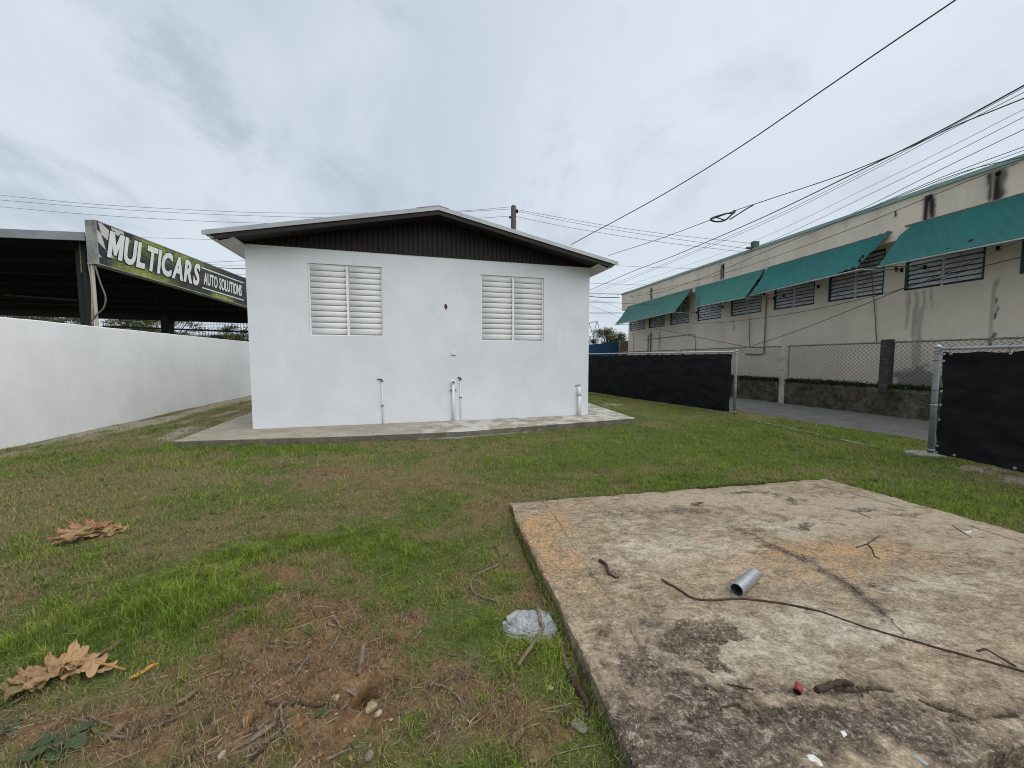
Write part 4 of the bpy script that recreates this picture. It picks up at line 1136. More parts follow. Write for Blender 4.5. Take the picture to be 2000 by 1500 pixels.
def awning(k, tl, tr, bl, br, label, ci, cc):
    o_top = .385
    sL, zL = bsz(*tl, o_top); sR, zR = bsz(*tr, o_top)
    # the outer bar hangs OUT metres off the wall
    OUT = 1.3
    bL = on_plane(*bl, B0 + BN * OUT, BN); bR = on_plane(*br, B0 + BN * OUT, BN)
    A = BPt(sL, zL, o_top); B = BPt(sR, zR, o_top)
    root = thing('awning', A.lerp(B, .5), label, 'awning', 'teal awnings along the beige building')
    n, m = 150, 50
    P = np.zeros((n + 1, m + 1, 3)); keep = np.ones((n, m), bool)
    rr = random.Random(50 + k)
    for i in range(n + 1):
        for j in range(m + 1):
            u, v = i / n, j / m
            p = A.lerp(B, u).lerp(bL.lerp(bR, u), v)
            sag = -.05 * math.sin(math.pi * v) - .015 * math.sin(math.pi * v) * math.sin(u * 23 + k)
            w = .012 * math.sin(u * 40 + v * 9 + k) * v + .006 * math.sin(u * 95 - v * 21 + 2 * k) * math.sin(u * 7 + k)
            if k == 2:                                    # bunched, torn right end
                f = max(0, (u - .80) / .20)
                sag += .06 * f * math.sin(u * 130 + v * 6) + .10 * f * v
                p = p + BD * (.30 * f * v * (1 - v))
            if k == 1:
                f = max(0, 1 - u / .12); p = p - UP * (.10 * f * v) + BN * (-.12 * f * v)
            P[i, j] = p + UP * sag + BN * w
    me = grid_mesh('canvas', P, None, True, mat_awning('teal canvas', cc, .6 if k else .35), flip=False)
    import bmesh
    bm = bmesh.new(); bm.from_mesh(me); bm.faces.ensure_lookup_table()
    kill = []
    for i in range(n):
        for j in range(m):
            u, v = (i + .5) / n, (j + .5) / m; hit = False
            if k == 2 and u > .990 + .006 * math.sin(v * 23) - .05 * max(0, v - .55): hit = True
            if k == 2 and ((u - .945 - .008 * math.sin(v * 40)) / .014) ** 2 + ((v - .74) / .10) ** 2 < 1: hit = True
            if k == 3 and ((u - .50) / .012) ** 2 + ((v - .80) / .05) ** 2 < 1: hit = True
            if k == 3 and ((u - .40) / .006) ** 2 + ((v - .90) / .03) ** 2 < 1: hit = True
            if k == 3 and u < .05 and v < .22 - 3 * u: hit = True
            if k == 2 and ((u - .45) / .004) ** 2 + ((v - .80) / .03) ** 2 < 1: hit = True
            if hit: kill.append(bm.faces[i * m + j])
    bmesh.ops.delete(bm, geom=kill, context='FACES')
    bm.to_mesh(me); bm.free()
    obj('canvas', me, root)
    bar = plain('pale awning bar', (.42, .42, .40), .5, .4, .3)
    mb = MB(); mb.tube([A - UP * .015, B - UP * .015], .022, 8); mb.build('wall_rail', bar if k < 2 else M['rust'], root)
    mb = MB(); mb.tube([bL - UP * .03, bR - UP * .03], .02, 8); mb.build('front_bar', bar, root)
    for u in ((.03, .97) if k != 2 else (.03, .985)):
        p = bL.lerp(bR, u) - UP * .03; s = (p - B0).dot(BD)
        w_ = BPt(s - .1, p.z + .02, .02)
        mb = MB(); mb.tube([p, w_], .016, 6); arm = mb.build('arm', bar, root)
        mb = MB(); mb.frame_box(w_ - BD * .02 - UP * .06, BD * .04, BN * .04, UP * .11); mb.build('arm_bracket', M['hole'], arm)
for k, a in enumerate(AWN): awning(k, *a)

# ------------------------------------------------------------------ retaining wall with chain-link fence
def mat_oldwall():
    m = Mat('mouldy retaining wall', .95, .15)
    n1 = m.noise(1.5, 6, .7, dist=.5); n2 = m.noise(9, 6, .75, dist=.8); n3 = m.noise(60, 4, .7)
    c = m.ramp(m.math('ADD', m.mul(n1, .45), m.mul(n2, .55)), [(.38, (.024, .022, .016)), (.48, (.062, .056, .042)), (.58, (.135, .118, .092)), (.70, (.26, .225, .18))])
    c = m.mix(m.rng(m.noise(4, 4), .58, .7, 0, .45), c, (.13, .078, .055)); c = m.mix(m.rng(m.noise(2.3, 5), .52, .66, 0, .5), c, (.032, .045, .018))
    return m.end(c, m.bump(m.math('ADD', n2, m.mul(n3, .4)), .8, .015))
M['oldwall'] = mat_oldwall()
RWH = .70
def build_rw():
    a, b = RW_A, RW_B; L = (b - a).length; n = 140; mm = 9
    P = np.zeros((n + 1, mm + 3, 3))
    for i in range(n + 1):
        t = L * i / n; p = a + RWD * t
        top = RWH + .03 * (fbm(np.array([t]), np.array([2.2]), .8, 3, 131)[0] - .5) + .02 * (fbm(np.array([t]), np.array([5.2]), 5, 3, 133)[0] - .5)
        for j in range(mm + 3):
            if j <= mm:
                z = -.1 + (top + .1) * j / mm; o = .018 * (fbm(np.array([t]), np.array([z * 2 + 7]), 3.2, 4, 135)[0] - .5) - .02 * (j == mm)
                q = p + RWN * o + UP * z
            elif j == mm + 1: q = p - RWN * .20 + UP * (top + .005)
            else: q = p - RWN * .21 + UP * -.1
            P[i, j] = q
    return grid_mesh('retaining_wall', P, None, False, M['oldwall'], flip=False)
rw = obj('retaining_wall', build_rw())
tag(rw, 'low mouldy concrete retaining wall along the far side of the lane', 'wall')
clf = thing('chain_link_fence', RW0.lerp(RW1, .5) + UP * RWH, 'rusty chain link fence with concrete posts on top of the retaining wall', 'fence')
M['chain'] = plain('rusty chain wire', (.06, .05, .043), .7, .3, .3, var=.3, scale=10)
def RWp(t, z, o=0.0): return RW_A + RWD * t + RWN * o + UP * z
LT = (RW_B - RW_A).length
FT = 1.88
def build_chain():
    sp = .105; hz = sp / 2; zb = RWH + .02; nseg = int((FT - zb) / hz)
    t0 = np.arange(1.0, 20.0, sp)
    V = []; F = []
    w = .0042
    for k, t in enumerate(t0):
        pts = []
        for i in range(nseg + 1):
            z = zb + i * hz; tt_ = t + (0 if i % 2 == 0 else sp)
            pts.append((tt_, z, -.10 + (.004 if i % 2 == 0 else -.004)))
        for i in range(nseg):
            a = RWp(*pts[i]); b = RWp(*pts[i + 1])
            d = (b - a).normalized(); s = d.cross(RWN).normalized() * w; o = RWN * w
            o0 = len(V)
            for p in (a, b):
                V += [p + s, p + o, p - s, p - o]
            for q in range(4): F.append((o0 + q, o0 + (q + 1) % 4, o0 + 4 + (q + 1) % 4, o0 + 4 + q))
    # barbed knuckles on top
    V = np.array([tuple(v) for v in V]); F = np.array(F)
    return raw_mesh('chain_link', V, F, None, M['chain'])
tag(obj('chain_link', build_chain(), clf), kind='stuff')
mb = MB(); mb.tube([RWp(1.0, FT, -.10), RWp(LT - .5, FT - .02, -.10)], .021, 8); mb.build('top_rail', M['rust'], clf)
mb = MB(); 
for t in np.arange(1.0, 14, .164): mb.tube([RWp(t - .008, FT - .01, -.10), RWp(t + .012, FT + .045, -.10)], .004, 3, False)
tag(mb.build('wire_tips', M['chain'], clf), kind='stuff')
def t_at(px, py=720):
    p = on_plane(px, py, RW_A, RWN); return (p - RW_A).dot(RWD)
M['wpost'] = mat_concrete('whitewashed post', (.40, .385, .345), (.56, .545, .50), (.20, .17, .13), .7)
M['bpost'] = mat_concrete('blackened post', (.030, .028, .026), (.07, .066, .06), (.12, .11, .10), .5)
for px, w, mt, zt in ((1529, .17, 'wpost', 1.90), (1727, .19, 'bpost', 1.95), (1322, .17, 'wpost', 1.88)):
    t = t_at(px); mb = MB()
    n = 10
    for i in range(n):
        z0_, z1_ = -.05 + (zt + .05) * i / n, -.05 + (zt + .05) * (i + 1) / n
    zb3 = -.05 if mt == 'wpost' else RWH - .12
    o = RWp(t - w / 2, zb3, .035); mb.frame_box(o, RWD * w, RWN * -.21, UP * (zt - zb3))
    me = mb.mesh('post'); me.materials.append(M[mt])
    ob = obj('post', me, clf)
    bv = ob.modifiers.new('bevel', 'BEVEL'); bv.width = .012; bv.segments = 2
    mb = MB(); 
    for z in (1.78, 1.45, 1.10): mb.tube([RWp(t - w / 2 - .006, z, .042), RWp(t + w / 2 + .006, z - .03, .042)], .004, 4)
    mb.build('tie_wire', M['rust'], ob)

# ------------------------------------------------------------------ black screen fences
M['galv'] = plain('galvanised post', (.19, .205, .215), .65, .35, .1, var=.12, scale=8)
M['rail'] = plain('bright fence rail', (.42, .44, .45), .45, .45, .3, var=.08)
M['grommet'] = plain('brass grommet', (.45, .43, .38), .4, .5, .6, var=.1)
M['tie'] = plain('black cable tie', (.012, .012, .012), .5)
def mat_screen():
    m = Mat('black privacy mesh', .9, .08)
    X = m.xyz()
    n1 = m.noise(2.2, 4, .6, m.map((1, 1, 3))); n2 = m.noise(60, 3, .7, m.map((.15, .15, 4)))
    c = m.mix(m.rng(m.math('ADD', m.mul(n1, .5), m.mul(n2, .5)), .35, .65), (.0085, .009, .010), (.022, .0225, .024))
    return m.end(c, m.bump(n2, .4, .004))
M['screen'] = mat_screen()
def screen_panel(A, B, zt, zb0, zb1, seed, parent, edge_wave=.03):
    d = (B - A); L = d.length; dn = d.normalized(); nn = Vector((-dn.y, dn.x, 0))
    n, m = max(20, int(L / .05)), 36
    P = np.zeros((n + 1, m + 1, 3))
    t = np.linspace(0, L, n + 1)[:, None]; v = np.linspace(0, 1, m + 1)[None, :]
    T = np.broadcast_to(t, (n + 1, m + 1)); Vv = np.broadcast_to(v, (n + 1, m + 1))
    e = np.minimum(T, L - T)
    bil = .045 * np.sin(np.pi * Vv) * np.sin(np.pi * np.clip(T / L, 0, 1)) + (fbm(T, Vv * 1.4, 1.6, 3, seed) - .5) * .06 * sstep(0, .15, Vv) + (fbm(T * .8 + Vv * 2.2, Vv * 1.1 - T * .5, 5, 2, seed + 7) - .5) * .028 + (fbm(T * 1.4 - Vv * 2.0, Vv * 1.3 + T, 3.5, 2, seed + 17) - .5) * .09 * sstep(.55, 1, Vv)
    zb = zb0 + (zb1 - zb0) * T / L + (fbm(T, T * 0 + 9, 2.5, 3, seed + 3) - .5) * .05
    sc = .036 * np.abs(np.sin(T * np.pi / .42))
    Z = zt - sc * 0.6 + (zb - zt + sc * .6) * Vv
    ew = edge_wave * np.sin(Vv * 9 + seed) * (1 - Vv * .2)
    T2 = T + np.where(T < L / 2, np.exp(-T / .10), np.exp(-(L - T) / .10) * -1) * (ew + .012)
    P[..., 0] = A.x + dn.x * T2 + nn.x * bil; P[..., 1] = A.y + dn.y * T2 + nn.y * bil; P[..., 2] = Z
    return obj('screen', grid_mesh('screen', P, None, True, M['screen']), parent), dn, nn, L
def fence_post(p, zt, parent, r=.036, thing_=None):
    mb = MB(); mb.tube([p - UP * .05, p + UP * zt], r, 16)
    po = mb.build('post', M['galv'], parent)
    mb = MB(); mb.tube([p + UP * (zt - .015), p + UP * (zt + .012), p + UP * (zt + .03), p + UP * (zt + .04)], [r + .006, r + .006, r * .75, .008], 16); mb.build('cap', M['rail'], po)
    mb = MB()
    for z in (zt * .46, zt * .04, zt * .965): mb.tube([p + UP * z, p + UP * (z + .022)], r + .006, 16)
    mb.build('band', M['rail'], po)
    return po
FL1 = G(1150, 767); fdir = (FL1 - POSTL).normalized(); FL1 = POSTL + fdir * 12.5
f1 = thing('screen_fence', POSTL, 'long black mesh screened fence running from the lane back behind the house', 'fence')
FZ = 1.655
fence_post(POSTL, FZ, f1, .034)
toc = (Vector((0, 0, 0)) - POSTL); fn1 = Vector((-fdir.y, fdir.x, 0))
if fn1.dot(toc) < 0: fn1 = -fn1
mb = MB(); mb.tube([POSTL + UP * (FZ - .02), FL1 + UP * (FZ + .03)], .024, 10); mb.build('top_rail', M['rail'], f1)
mid = POSTL + fdir * ((G(1283, 788) - POSTL).length)
split_t = (on_plane(1283, 740, POSTL, fn1) - POSTL).dot(fdir)
pA = POSTL + fn1 * .05 + fdir * .07; pM = POSTL + fn1 * .05 + fdir * split_t
screen_panel(pA, pM + fdir * .04, FZ - .055, .06, .05, 201, f1)
screen_panel(pM - fdir * .03 - fn1 * .03, FL1 + fn1 * .05, FZ - .055, .04, .04, 207, f1)
mb = MB(); mb.tube([pM - fn1 * .11 - UP * .05, pM - fn1 * .11 + UP * (FZ - .03)], .03, 10); mb.build('post', M['galv'], f1)
for i in range(5):
    z = .15 + i * .32
    mb = MB(); p = pM + fn1 * .03 + UP * z; mb.tube([p - fdir * .05, p + fdir * .05], .006, 5); mb.build('tie', M['tie'], f1)
for i in range(14):
    p = pA + fdir * (i * .42 + .05) + fn1 * .012 + UP * (FZ - .075)
    mb = MB(); mb.tube([p, p + fn1 * .01], .016, 10); mb.build('grommet', M['grommet'], f1)
f2 = thing('screen_fence', POSTR, 'black mesh screened fence panel at the right edge beside the gate post', 'fence')
FR1 = Vector((6.62, 1.2, 0))
fence_post(POSTR, 1.625, f2, .036)
d2 = (FR1 - POSTR).normalized(); n2_ = Vector((d2.y, -d2.x, 0))
if n2_.dot(-POSTR) < 0: n2_ = -n2_
mb = MB(); mb.tube([POSTR + UP * 1.60, FR1 + UP * 1.62], .024, 10); mb.build('top_rail', M['rail'], f2)
mb = MB(); mb.tube([POSTR + UP * .07, FR1 + UP * .03], .006, 6); mb.build('bottom_wire', M['tie'], f2)
qA = POSTR + n2_ * .045 + d2 * .10
screen_panel(qA, FR1 + n2_ * .045, 1.555, .045, .02, 211, f2, .02)
for z in (1.52, 1.42, .98, .56, .17, .07, 1.0 - .22):
    p = qA + d2 * .04 + n2_ * .03 + UP * z
    mb = MB(); mb.tube([p, p + n2_ * .008], .017, 10); gmt = mb.build('grommet', M['grommet'], f2)
    mb = MB(); mb.tube([p + n2_ * .012, POSTR + n2_ * .05 + UP * (z + .005), POSTR - d2 * .05 + UP * (z + .005)], .004, 4); mb.build('tie', M['tie'], gmt)
for i in range(7):
    p = qA + d2 * (i * .62 + .12) + n2_ * .03 + UP * 1.525
    mb = MB(); mb.tube([p, p + n2_ * .008], .018, 10); gmt = mb.build('grommet', M['grommet'], f2)
    mb = MB(); mb.tube([p + n2_ * .012, p + n2_ * .012 + UP * .07 - d2 * .02, p - n2_ * .05 + UP * .125 - d2 * .03], .004, 4); mb.build('tie', M['tie'], gmt)
    p = qA + d2 * (i * .62 + .25) + n2_ * .03 + UP * (.085 - .005 * i)
    mb = MB(); mb.tube([p, p + n2_ * .008], .018, 10); mb.build('grommet', M['grommet'], f2)
# concrete pads at the posts and sill strip across the gateway
def rough_pad(name, c, rx, ry, h, seed, mat, label, ang=0):
    rr = random.Random(seed); mb = MB(); n = 22; top = []; bot = []; mid_ = []
    for i in range(n):
        w = 2 * math.pi * i / n; k = 1 + rr.uniform(-.22, .22)
        x = rx * k * math.cos(w); y = ry * k * math.sin(w); ca, sa = math.cos(ang), math.sin(ang)
        X_, Y_ = x * ca - y * sa, x * sa + y * ca
        bot.append((c.x + X_, c.y + Y_, c.z - .08)); mid_.append((c.x + X_ * .97, c.y + Y_ * .97, c.z + h * .6)); top.append((c.x + X_ * .8, c.y + Y_ * .8, c.z + h * (1 + rr.uniform(-.2, .2))))
    vs_ = bot + mid_ + top + [(c.x, c.y, c.z + h * 1.05)]
    fs = [(i, (i + 1) % n, n + (i + 1) % n, n + i) for i in range(n)] + [(n + i, n + (i + 1) % n, 2 * n + (i + 1) % n, 2 * n + i) for i in range(n)] + [(2 * n + i, 2 * n + (i + 1) % n, 3 * n) for i in range(n)]
    mb.add(vs_, fs); o = mb.build(name, mat); return tag(o, label, kind='structure')
rough_pad('post_footing', POSTR + Vector((-.08, .02, 0)), .24, .19, .03, 3, M['footing'], 'rough concrete pad under the right gate post')
mb = MB(); k0 = G(1480, 824); k1 = G(1790, 893); dd = (k1 - k0); sdn = Vector((-dd.y, dd.x, 0)).normalized()
nn = 40; vs_ = []; fs = []
for i in range(nn + 1):
    p = k0.lerp(k1, i / nn) + sdn * rnd.uniform(-.008, .008); z = .020 + rnd.uniform(-.008, .008)
    vs_ += [p - sdn * .045 - UP * .05, p - sdn * .04 + UP * z, p + sdn * .04 + UP * z, p + sdn * .045 - UP * .05]
for i in range(nn):
    for k in range(3): fs.append((4 * i + k, 4 * i + k + 1, 4 * i + 5 + k, 4 * i + 4 + k))
mb.add(vs_, fs); tag(mb.build('gate_sill', M['apron']), 'thin concrete strip across the gateway in the grass', kind='structure')

# ------------------------------------------------------------------ far things: pole, wires, blue wall, pillar, trees
M['pole'] = plain('weathered timber pole', (.095, .088, .078), .9, .2, var=.3, scale=10, bump=.5)
ptop = at(1003, 402, 25.0)
up_ = thing('utility_pole', (ptop.x, 25.0, 0), 'weathered utility pole rising behind the house roof', 'pole')
mb = MB(); mb.tube([(ptop.x, 25, 0), (ptop.x, 25, ptop.z * .5), (ptop.x, 25, ptop.z - .06), (ptop.x, 25, ptop.z)], [.2, .185, .17, .13], 14); mb.build('shaft', M['pole'], up_)
for z, s in ((-.32, 1), (-.42, 1), (-.75, -1)):
    mb = MB(); q = Vector((ptop.x + s * .19, 24.95, ptop.z + z)); mb.tube([q - Vector((s * .06, 0, 0)), q + Vector((s * .10, 0, 0))], [.05, .07], 8); mb.build('insulator', M['hole'], up_)
M['wire'] = plain('dark overhead cable', (.055, .055, .058), .6, .3, var=.1)
M['wire2'] = plain('grey overhead wire', (.16, .165, .17), .6, .3, var=.1)
def wire(ctrl, dA, dB, r, label, mat='wire', group=None, name='overhead_wire', twist=0.0):
    c2 = catmull([Vector((x, y, 0)) for x, y in ctrl], 10)
    L = [0]
    for a, b in zip(c2[:-1], c2[1:]): L.append(L[-1] + (b - a).length)
    pts = []
    for p, l in zip(c2, L):
        f = l / L[-1]; d = 1 / ((1 - f) / dA + f / dB)
        pts.append(at(p.x, p.y, d))
    mb = MB(); mb.tube(pts, r, 5); o = mb.build(name, M[mat]); tag(o, label, 'wire', group); return o, pts
W = wire
W([(1115, 478), (1300, 377), (1450, 284), (1600, 181), (1740, 85), (1866, 0), (1960, -66)], 15, 6.2, .014, 'thick twisted service cable rising from the roof to the top right')
lo_, lpts = W([(1188, 499), (1290, 466), (1392, 428), (1440, 410), (1500, 390), (1640, 343), (1760, 295), (1870, 244), (1940, 216), (2020, 184)], 22, 8.0, .014, 'cable with a hanging loop of slack wound on it')
W([(1150, 568), (1236, 530), (1330, 494), (1500, 420), (1660, 343), (1830, 259), (2020, 156)], 34, 8.5, .019, 'thickest of the bundled street cables crossing up to the right edge')
W([(1150, 573), (1300, 514), (1500, 428), (1660, 350), (1830, 262), (2020, 160)], 34, 8.6, .008, 'thin wire just below the thickest street cable', 'wire')
W([(1150, 578), (1330, 505), (1500, 433), (1680, 345), (1840, 262), (2020, 170)], 34, 8.7, .008, 'second thin wire just below the thickest street cable', 'wire')
W([(1168, 576), (1320, 526), (1500, 459), (1700, 364), (1850, 290), (2020, 203)], 36, 9.0, .0065, 'faint thin wire well below the bundled street cables', 'wire2')
W([(1185, 577), (1330, 533), (1500, 473), (1700, 379), (1850, 305), (2020, 218)], 36, 9.0, .0085, 'lone grey wire above the teal roof edge', 'wire2')
W([(1205, 576), (1360, 527), (1560, 462), (1700, 400), (1850, 325), (2020, 243)], 30, 8.6, .009, 'dark wire running close above the teal roof edge')
W([(1240, 566), (1450, 500), (1600, 447), (1720, 397), (1850, 342), (2020, 279)], 26, 8.2, .009, 'upper of two wires skimming the near end of the roof edge')
W([(1480, 497), (1600, 455), (1720, 405), (1850, 350), (2020, 286)], 20, 8.2, .0075, 'lower of two wires skimming the near end of the roof edge', 'wire2')
W([(1228, 580), (1300, 568), (1411, 527), (1500, 489), (1640, 432), (1790, 370), (1900, 330), (2020, 302)], 24, 8.0, .010, 'dark wire lying along the top of the beige parapet')
W([(1230, 578), (1320, 558), (1420, 532), (1500, 506), (1660, 448), (1800, 391), (1900, 350), (1990, 318)], 24, 8.0, .009, 'dark wire crossing the middle of the beige parapet')
W([(1150, 591), (1210, 592), (1262, 594), (1330, 592), (1430, 583), (1520, 569)], 26, 16, .011, 'dark wire crossing in front of the two far awnings')
def fwire(ctrl, o, r, label):
    pts = catmull([fpx(x, y, o) for x, y in ctrl], 10)
    mb = MB(); mb.tube(pts, r, 5); return tag(mb.build('facade_wire', M['wire']), label, 'wire')
fwire([(1309, 628), (1360, 631), (1430, 628), (1560, 610), (1700, 580), (1765, 563), (1840, 536), (2010, 462)], 1.45, .009, 'cable strung across the facade just below the window sills')
fwire([(1283, 642), (1370, 660), (1462, 678)], .9, .010, 'left half of the V shaped cable sagging in front of the beige wall')
fwire([(1462, 678), (1560, 645), (1700, 590), (1770, 562), (1880, 531), (2010, 498)], .9, .010, 'right half of the V shaped cable rising across the near windows')
W([(1150, 596), (1190, 611), (1228, 629), (1262, 640)], 30, 24, .010, 'short wire slanting down to the far corner of the beige building')
W([(1150, 585), (1182, 591), (1222, 607), (1265, 620)], 30, 24, .008, 'thin slanting wire that passes behind the farthest awning edge')
for k, (pts, r, lb) in enumerate([([(1150, 553), (1210, 555), (1272, 557)], .012, 'highest of the level wires between the house and beige building'),
                                   ([(1150, 574), (1190, 574), (1222, 575)], .026, 'thick level cable above the beige building corner'),
                                   ([(1150, 579), (1180, 581), (1210, 581)], .03, 'thick level cable ending at the beige parapet corner'),
                                   ([(1150, 588), (1180, 590), (1208, 590)], .012, 'level wire just below the thick cables by the parapet corner'),
                                   ([(1150, 610), (1190, 610), (1222, 611)], .010, 'upper of two faint level wires above the far shrub tree'),
                                   ([(1150, 612.5), (1190, 612), (1218, 612)], .010, 'lower of two faint level wires above the far shrub tree'),
                                   ([(1203, 519), (1300, 523), (1400, 526)], .012, 'faint level wire at the right tip of the house roof')]):
    W(pts, 32, 30, r, lb, 'wire2' if r < .02 else 'wire')
for pts, r, lb in [([(-30, 378), (150, 396), (300, 406), (500, 415), (700, 416), (880, 413), (1000, 404)], .012, 'uppermost of the wires from the utility pole to the left edge'),
                   ([(-30, 388), (150, 403), (300, 413), (480, 421), (700, 425), (900, 414), (1000, 408)], .012, 'second wire from the utility pole to the left edge'),
                   ([(-30, 401), (150, 417), (300, 427), (480, 435), (700, 438), (900, 428), (1000, 422)], .012, 'third wire from the utility pole to the left edge')]:
    W(pts, 24, 25, r, lb, 'wire2')
for pts, r, lb in [([(1008, 409), (1100, 426), (1200, 443), (1300, 457), (1400, 468), (1482, 477)], .012, 'uppermost of the wires running right from the utility pole'),
                   ([(1008, 412), (1100, 431), (1200, 449), (1300, 464), (1460, 486)], .012, 'second wire running right from the utility pole'),
                   ([(1008, 423), (1100, 442), (1200, 459), (1300, 474), (1450, 492)], .012, 'third wire running right from the utility pole')]:
    W(pts, 25, 22, r, lb, 'wire2')
for pts, r, lb in [([(270, 464), (350, 466), (440, 469)], .012, 'short level wire between the sign and the house roof'),
                   ([(395, 513), (440, 511), (500, 508)], .016, 'rising wire in the gap between sign and house'),
                   ([(405, 516), (440, 518), (500, 518)], .011, 'faint level wire in the gap between sign and house'),
                   ([(415, 522), (450, 524), (500, 525)], .026, 'thick black cable in the gap between sign and house'),
                   ([(440, 536), (470, 536), (500, 537)], .011, 'thin wire right above the sign end by the house wall'),
                   ([(455, 541), (475, 542), (500, 542)], .011, 'lowest thin wire touching the sign end by the house wall')]:
    W(pts, 30, 30, r, lb, 'wire2' if r < .02 else 'wire')
# loop of slack cable
d_l = 13.5
lp = [(1437, 411), (1428, 420), (1416, 430), (1402, 433), (1391, 431), (1388, 428), (1393, 425), (1405, 421), (1420, 417), (1434, 416)]
mb = MB(); mb.tube(catmull([at(x, y, d_l) for x, y in lp], 6), .028, 7)
loop = mb.build('cable_loop', plain('black cable loop', (.018, .02, .022), .6)); tag(loop, 'dark teardrop loop of slack cable hanging on a wire in the sky', 'cable loop')
mb = MB(); mb.tube([at(1397, 424, d_l), at(1416, 430, d_l)], .02, 6); mb.build('spreader', M['wire'], loop)
mb = MB(); mb.tube([at(1433, 410, d_l), at(1435, 416, d_l)], .022, 6); mb.build('clip', M['wire'], loop)
mb = MB(); mb.tube(catmull([at(1473, 399, d_l - .8), at(1450, 413, d_l - .3), at(1425, 429, d_l)], 6), [.02] * 13, 6); mb.build('tail', M['wire'], loop)
# blue wall and block pillar beyond the fence
M['blue'] = plain('blue painted wall', (.018, .062, .125), .8, .2, var=.12, scale=2)
q0 = at(1128, 690, 27); q1 = at(1211, 690, 27)
mb = MB(); za = at(1150, 673, 27).z; zb2 = at(1210, 667, 27).z
mb.add([(q0.x - 6, 27, 0), (q1.x, 27, 0), (q1.x, 27, zb2), (q0.x - 6, 27, za - .7), (q0.x - 6, 27.2, 0), (q1.x, 27.2, 0), (q1.x, 27.2, zb2), (q0.x - 6, 27.2, za - .7)],
       [(0, 1, 2, 3), (7, 6, 5, 4), (3, 2, 6, 7), (1, 5, 6, 2), (0, 3, 7, 4)])
tag(mb.build('blue_wall', M['blue']), 'dark blue painted wall far behind the black fence', 'wall')
M['mortar'] = plain('pale mortar', (.30, .27, .22), .9, .2)
M['blockm'] = plain('brown stone block', (.155, .120, .085), .9, .2, var=.35, scale=3, bump=.5)
x0 = at(1212, 680, 26.3).x; x1 = at(1228.5, 680, 26.3).x; zt = at(1220, 667, 26.3).z
pil = thing('block_pillar', ((x0 + x1) / 2, 26.4, 0), 'brown stone block pillar between the blue wall and beige building', 'pillar')
mb = MB(); mb.box(x0 + .02, x1 - .02, 26.33, 26.8, 0, zt); mb.build('core', M['mortar'], pil)
bh = (zt) / 9; 
for r_ in range(9):
    xs = [x0, x0 + (x1 - x0) * (.42 if r_ % 2 else .62), x1]
    for a, b in zip(xs[:-1], xs[1:]):
        mb = MB(); mb.box(a + .012, b - .012, 26.30 + rnd.uniform(-.01, .01), 26.6, r_ * bh + .012, (r_ + 1) * bh - .012); mb.build('block', M['blockm'], pil)
mb = MB(); mb.box(x0 - .02, x1 + .03, 26.28, 26.85, zt, zt + .07); mb.build('cap', M['mortar'], pil)
for px, y0, y1 in ((1153, 658, 676), (1166, 656, 672)):
    a = at(px, y1, 28.0); b = at(px, y0, 28.0)
    mb = MB(); mb.box(a.x - .06, a.x + .06, 28, 28.12, 0, b.z); mb.box(a.x - .075, a.x + .075, 27.985, 28.135, b.z, b.z + .05)
    tag(mb.build('white_post', plain('white post paint', (.62, .61, .57))), 'slim white post behind the blue wall, %s' % ('against the house corner' if px < 1160 else 'in front of the shrub tree'), 'post')
tri = thing('antenna_mast', (at(1163, 660, 33).x, 33, 0), 'thin triangular wire frame mast above the far shrub tree', 'antenna')
for a, b in (((1151, 631), (1166, 627)), ((1166, 627), (1159, 655)), ((1166, 627), (1172, 648)), ((1151, 631), (1157, 652))):
    mb = MB(); p = at(*b, 33); mb.tube([at(*a, 33), p], .028, 5); mb.build('strut', M['wire2'], tri)
mb = MB(); p = at(1159, 650, 33); mb.tube([Vector((p.x, 33, 0)), p], .05, 6); mb.build('mast', M['wire2'], tri)

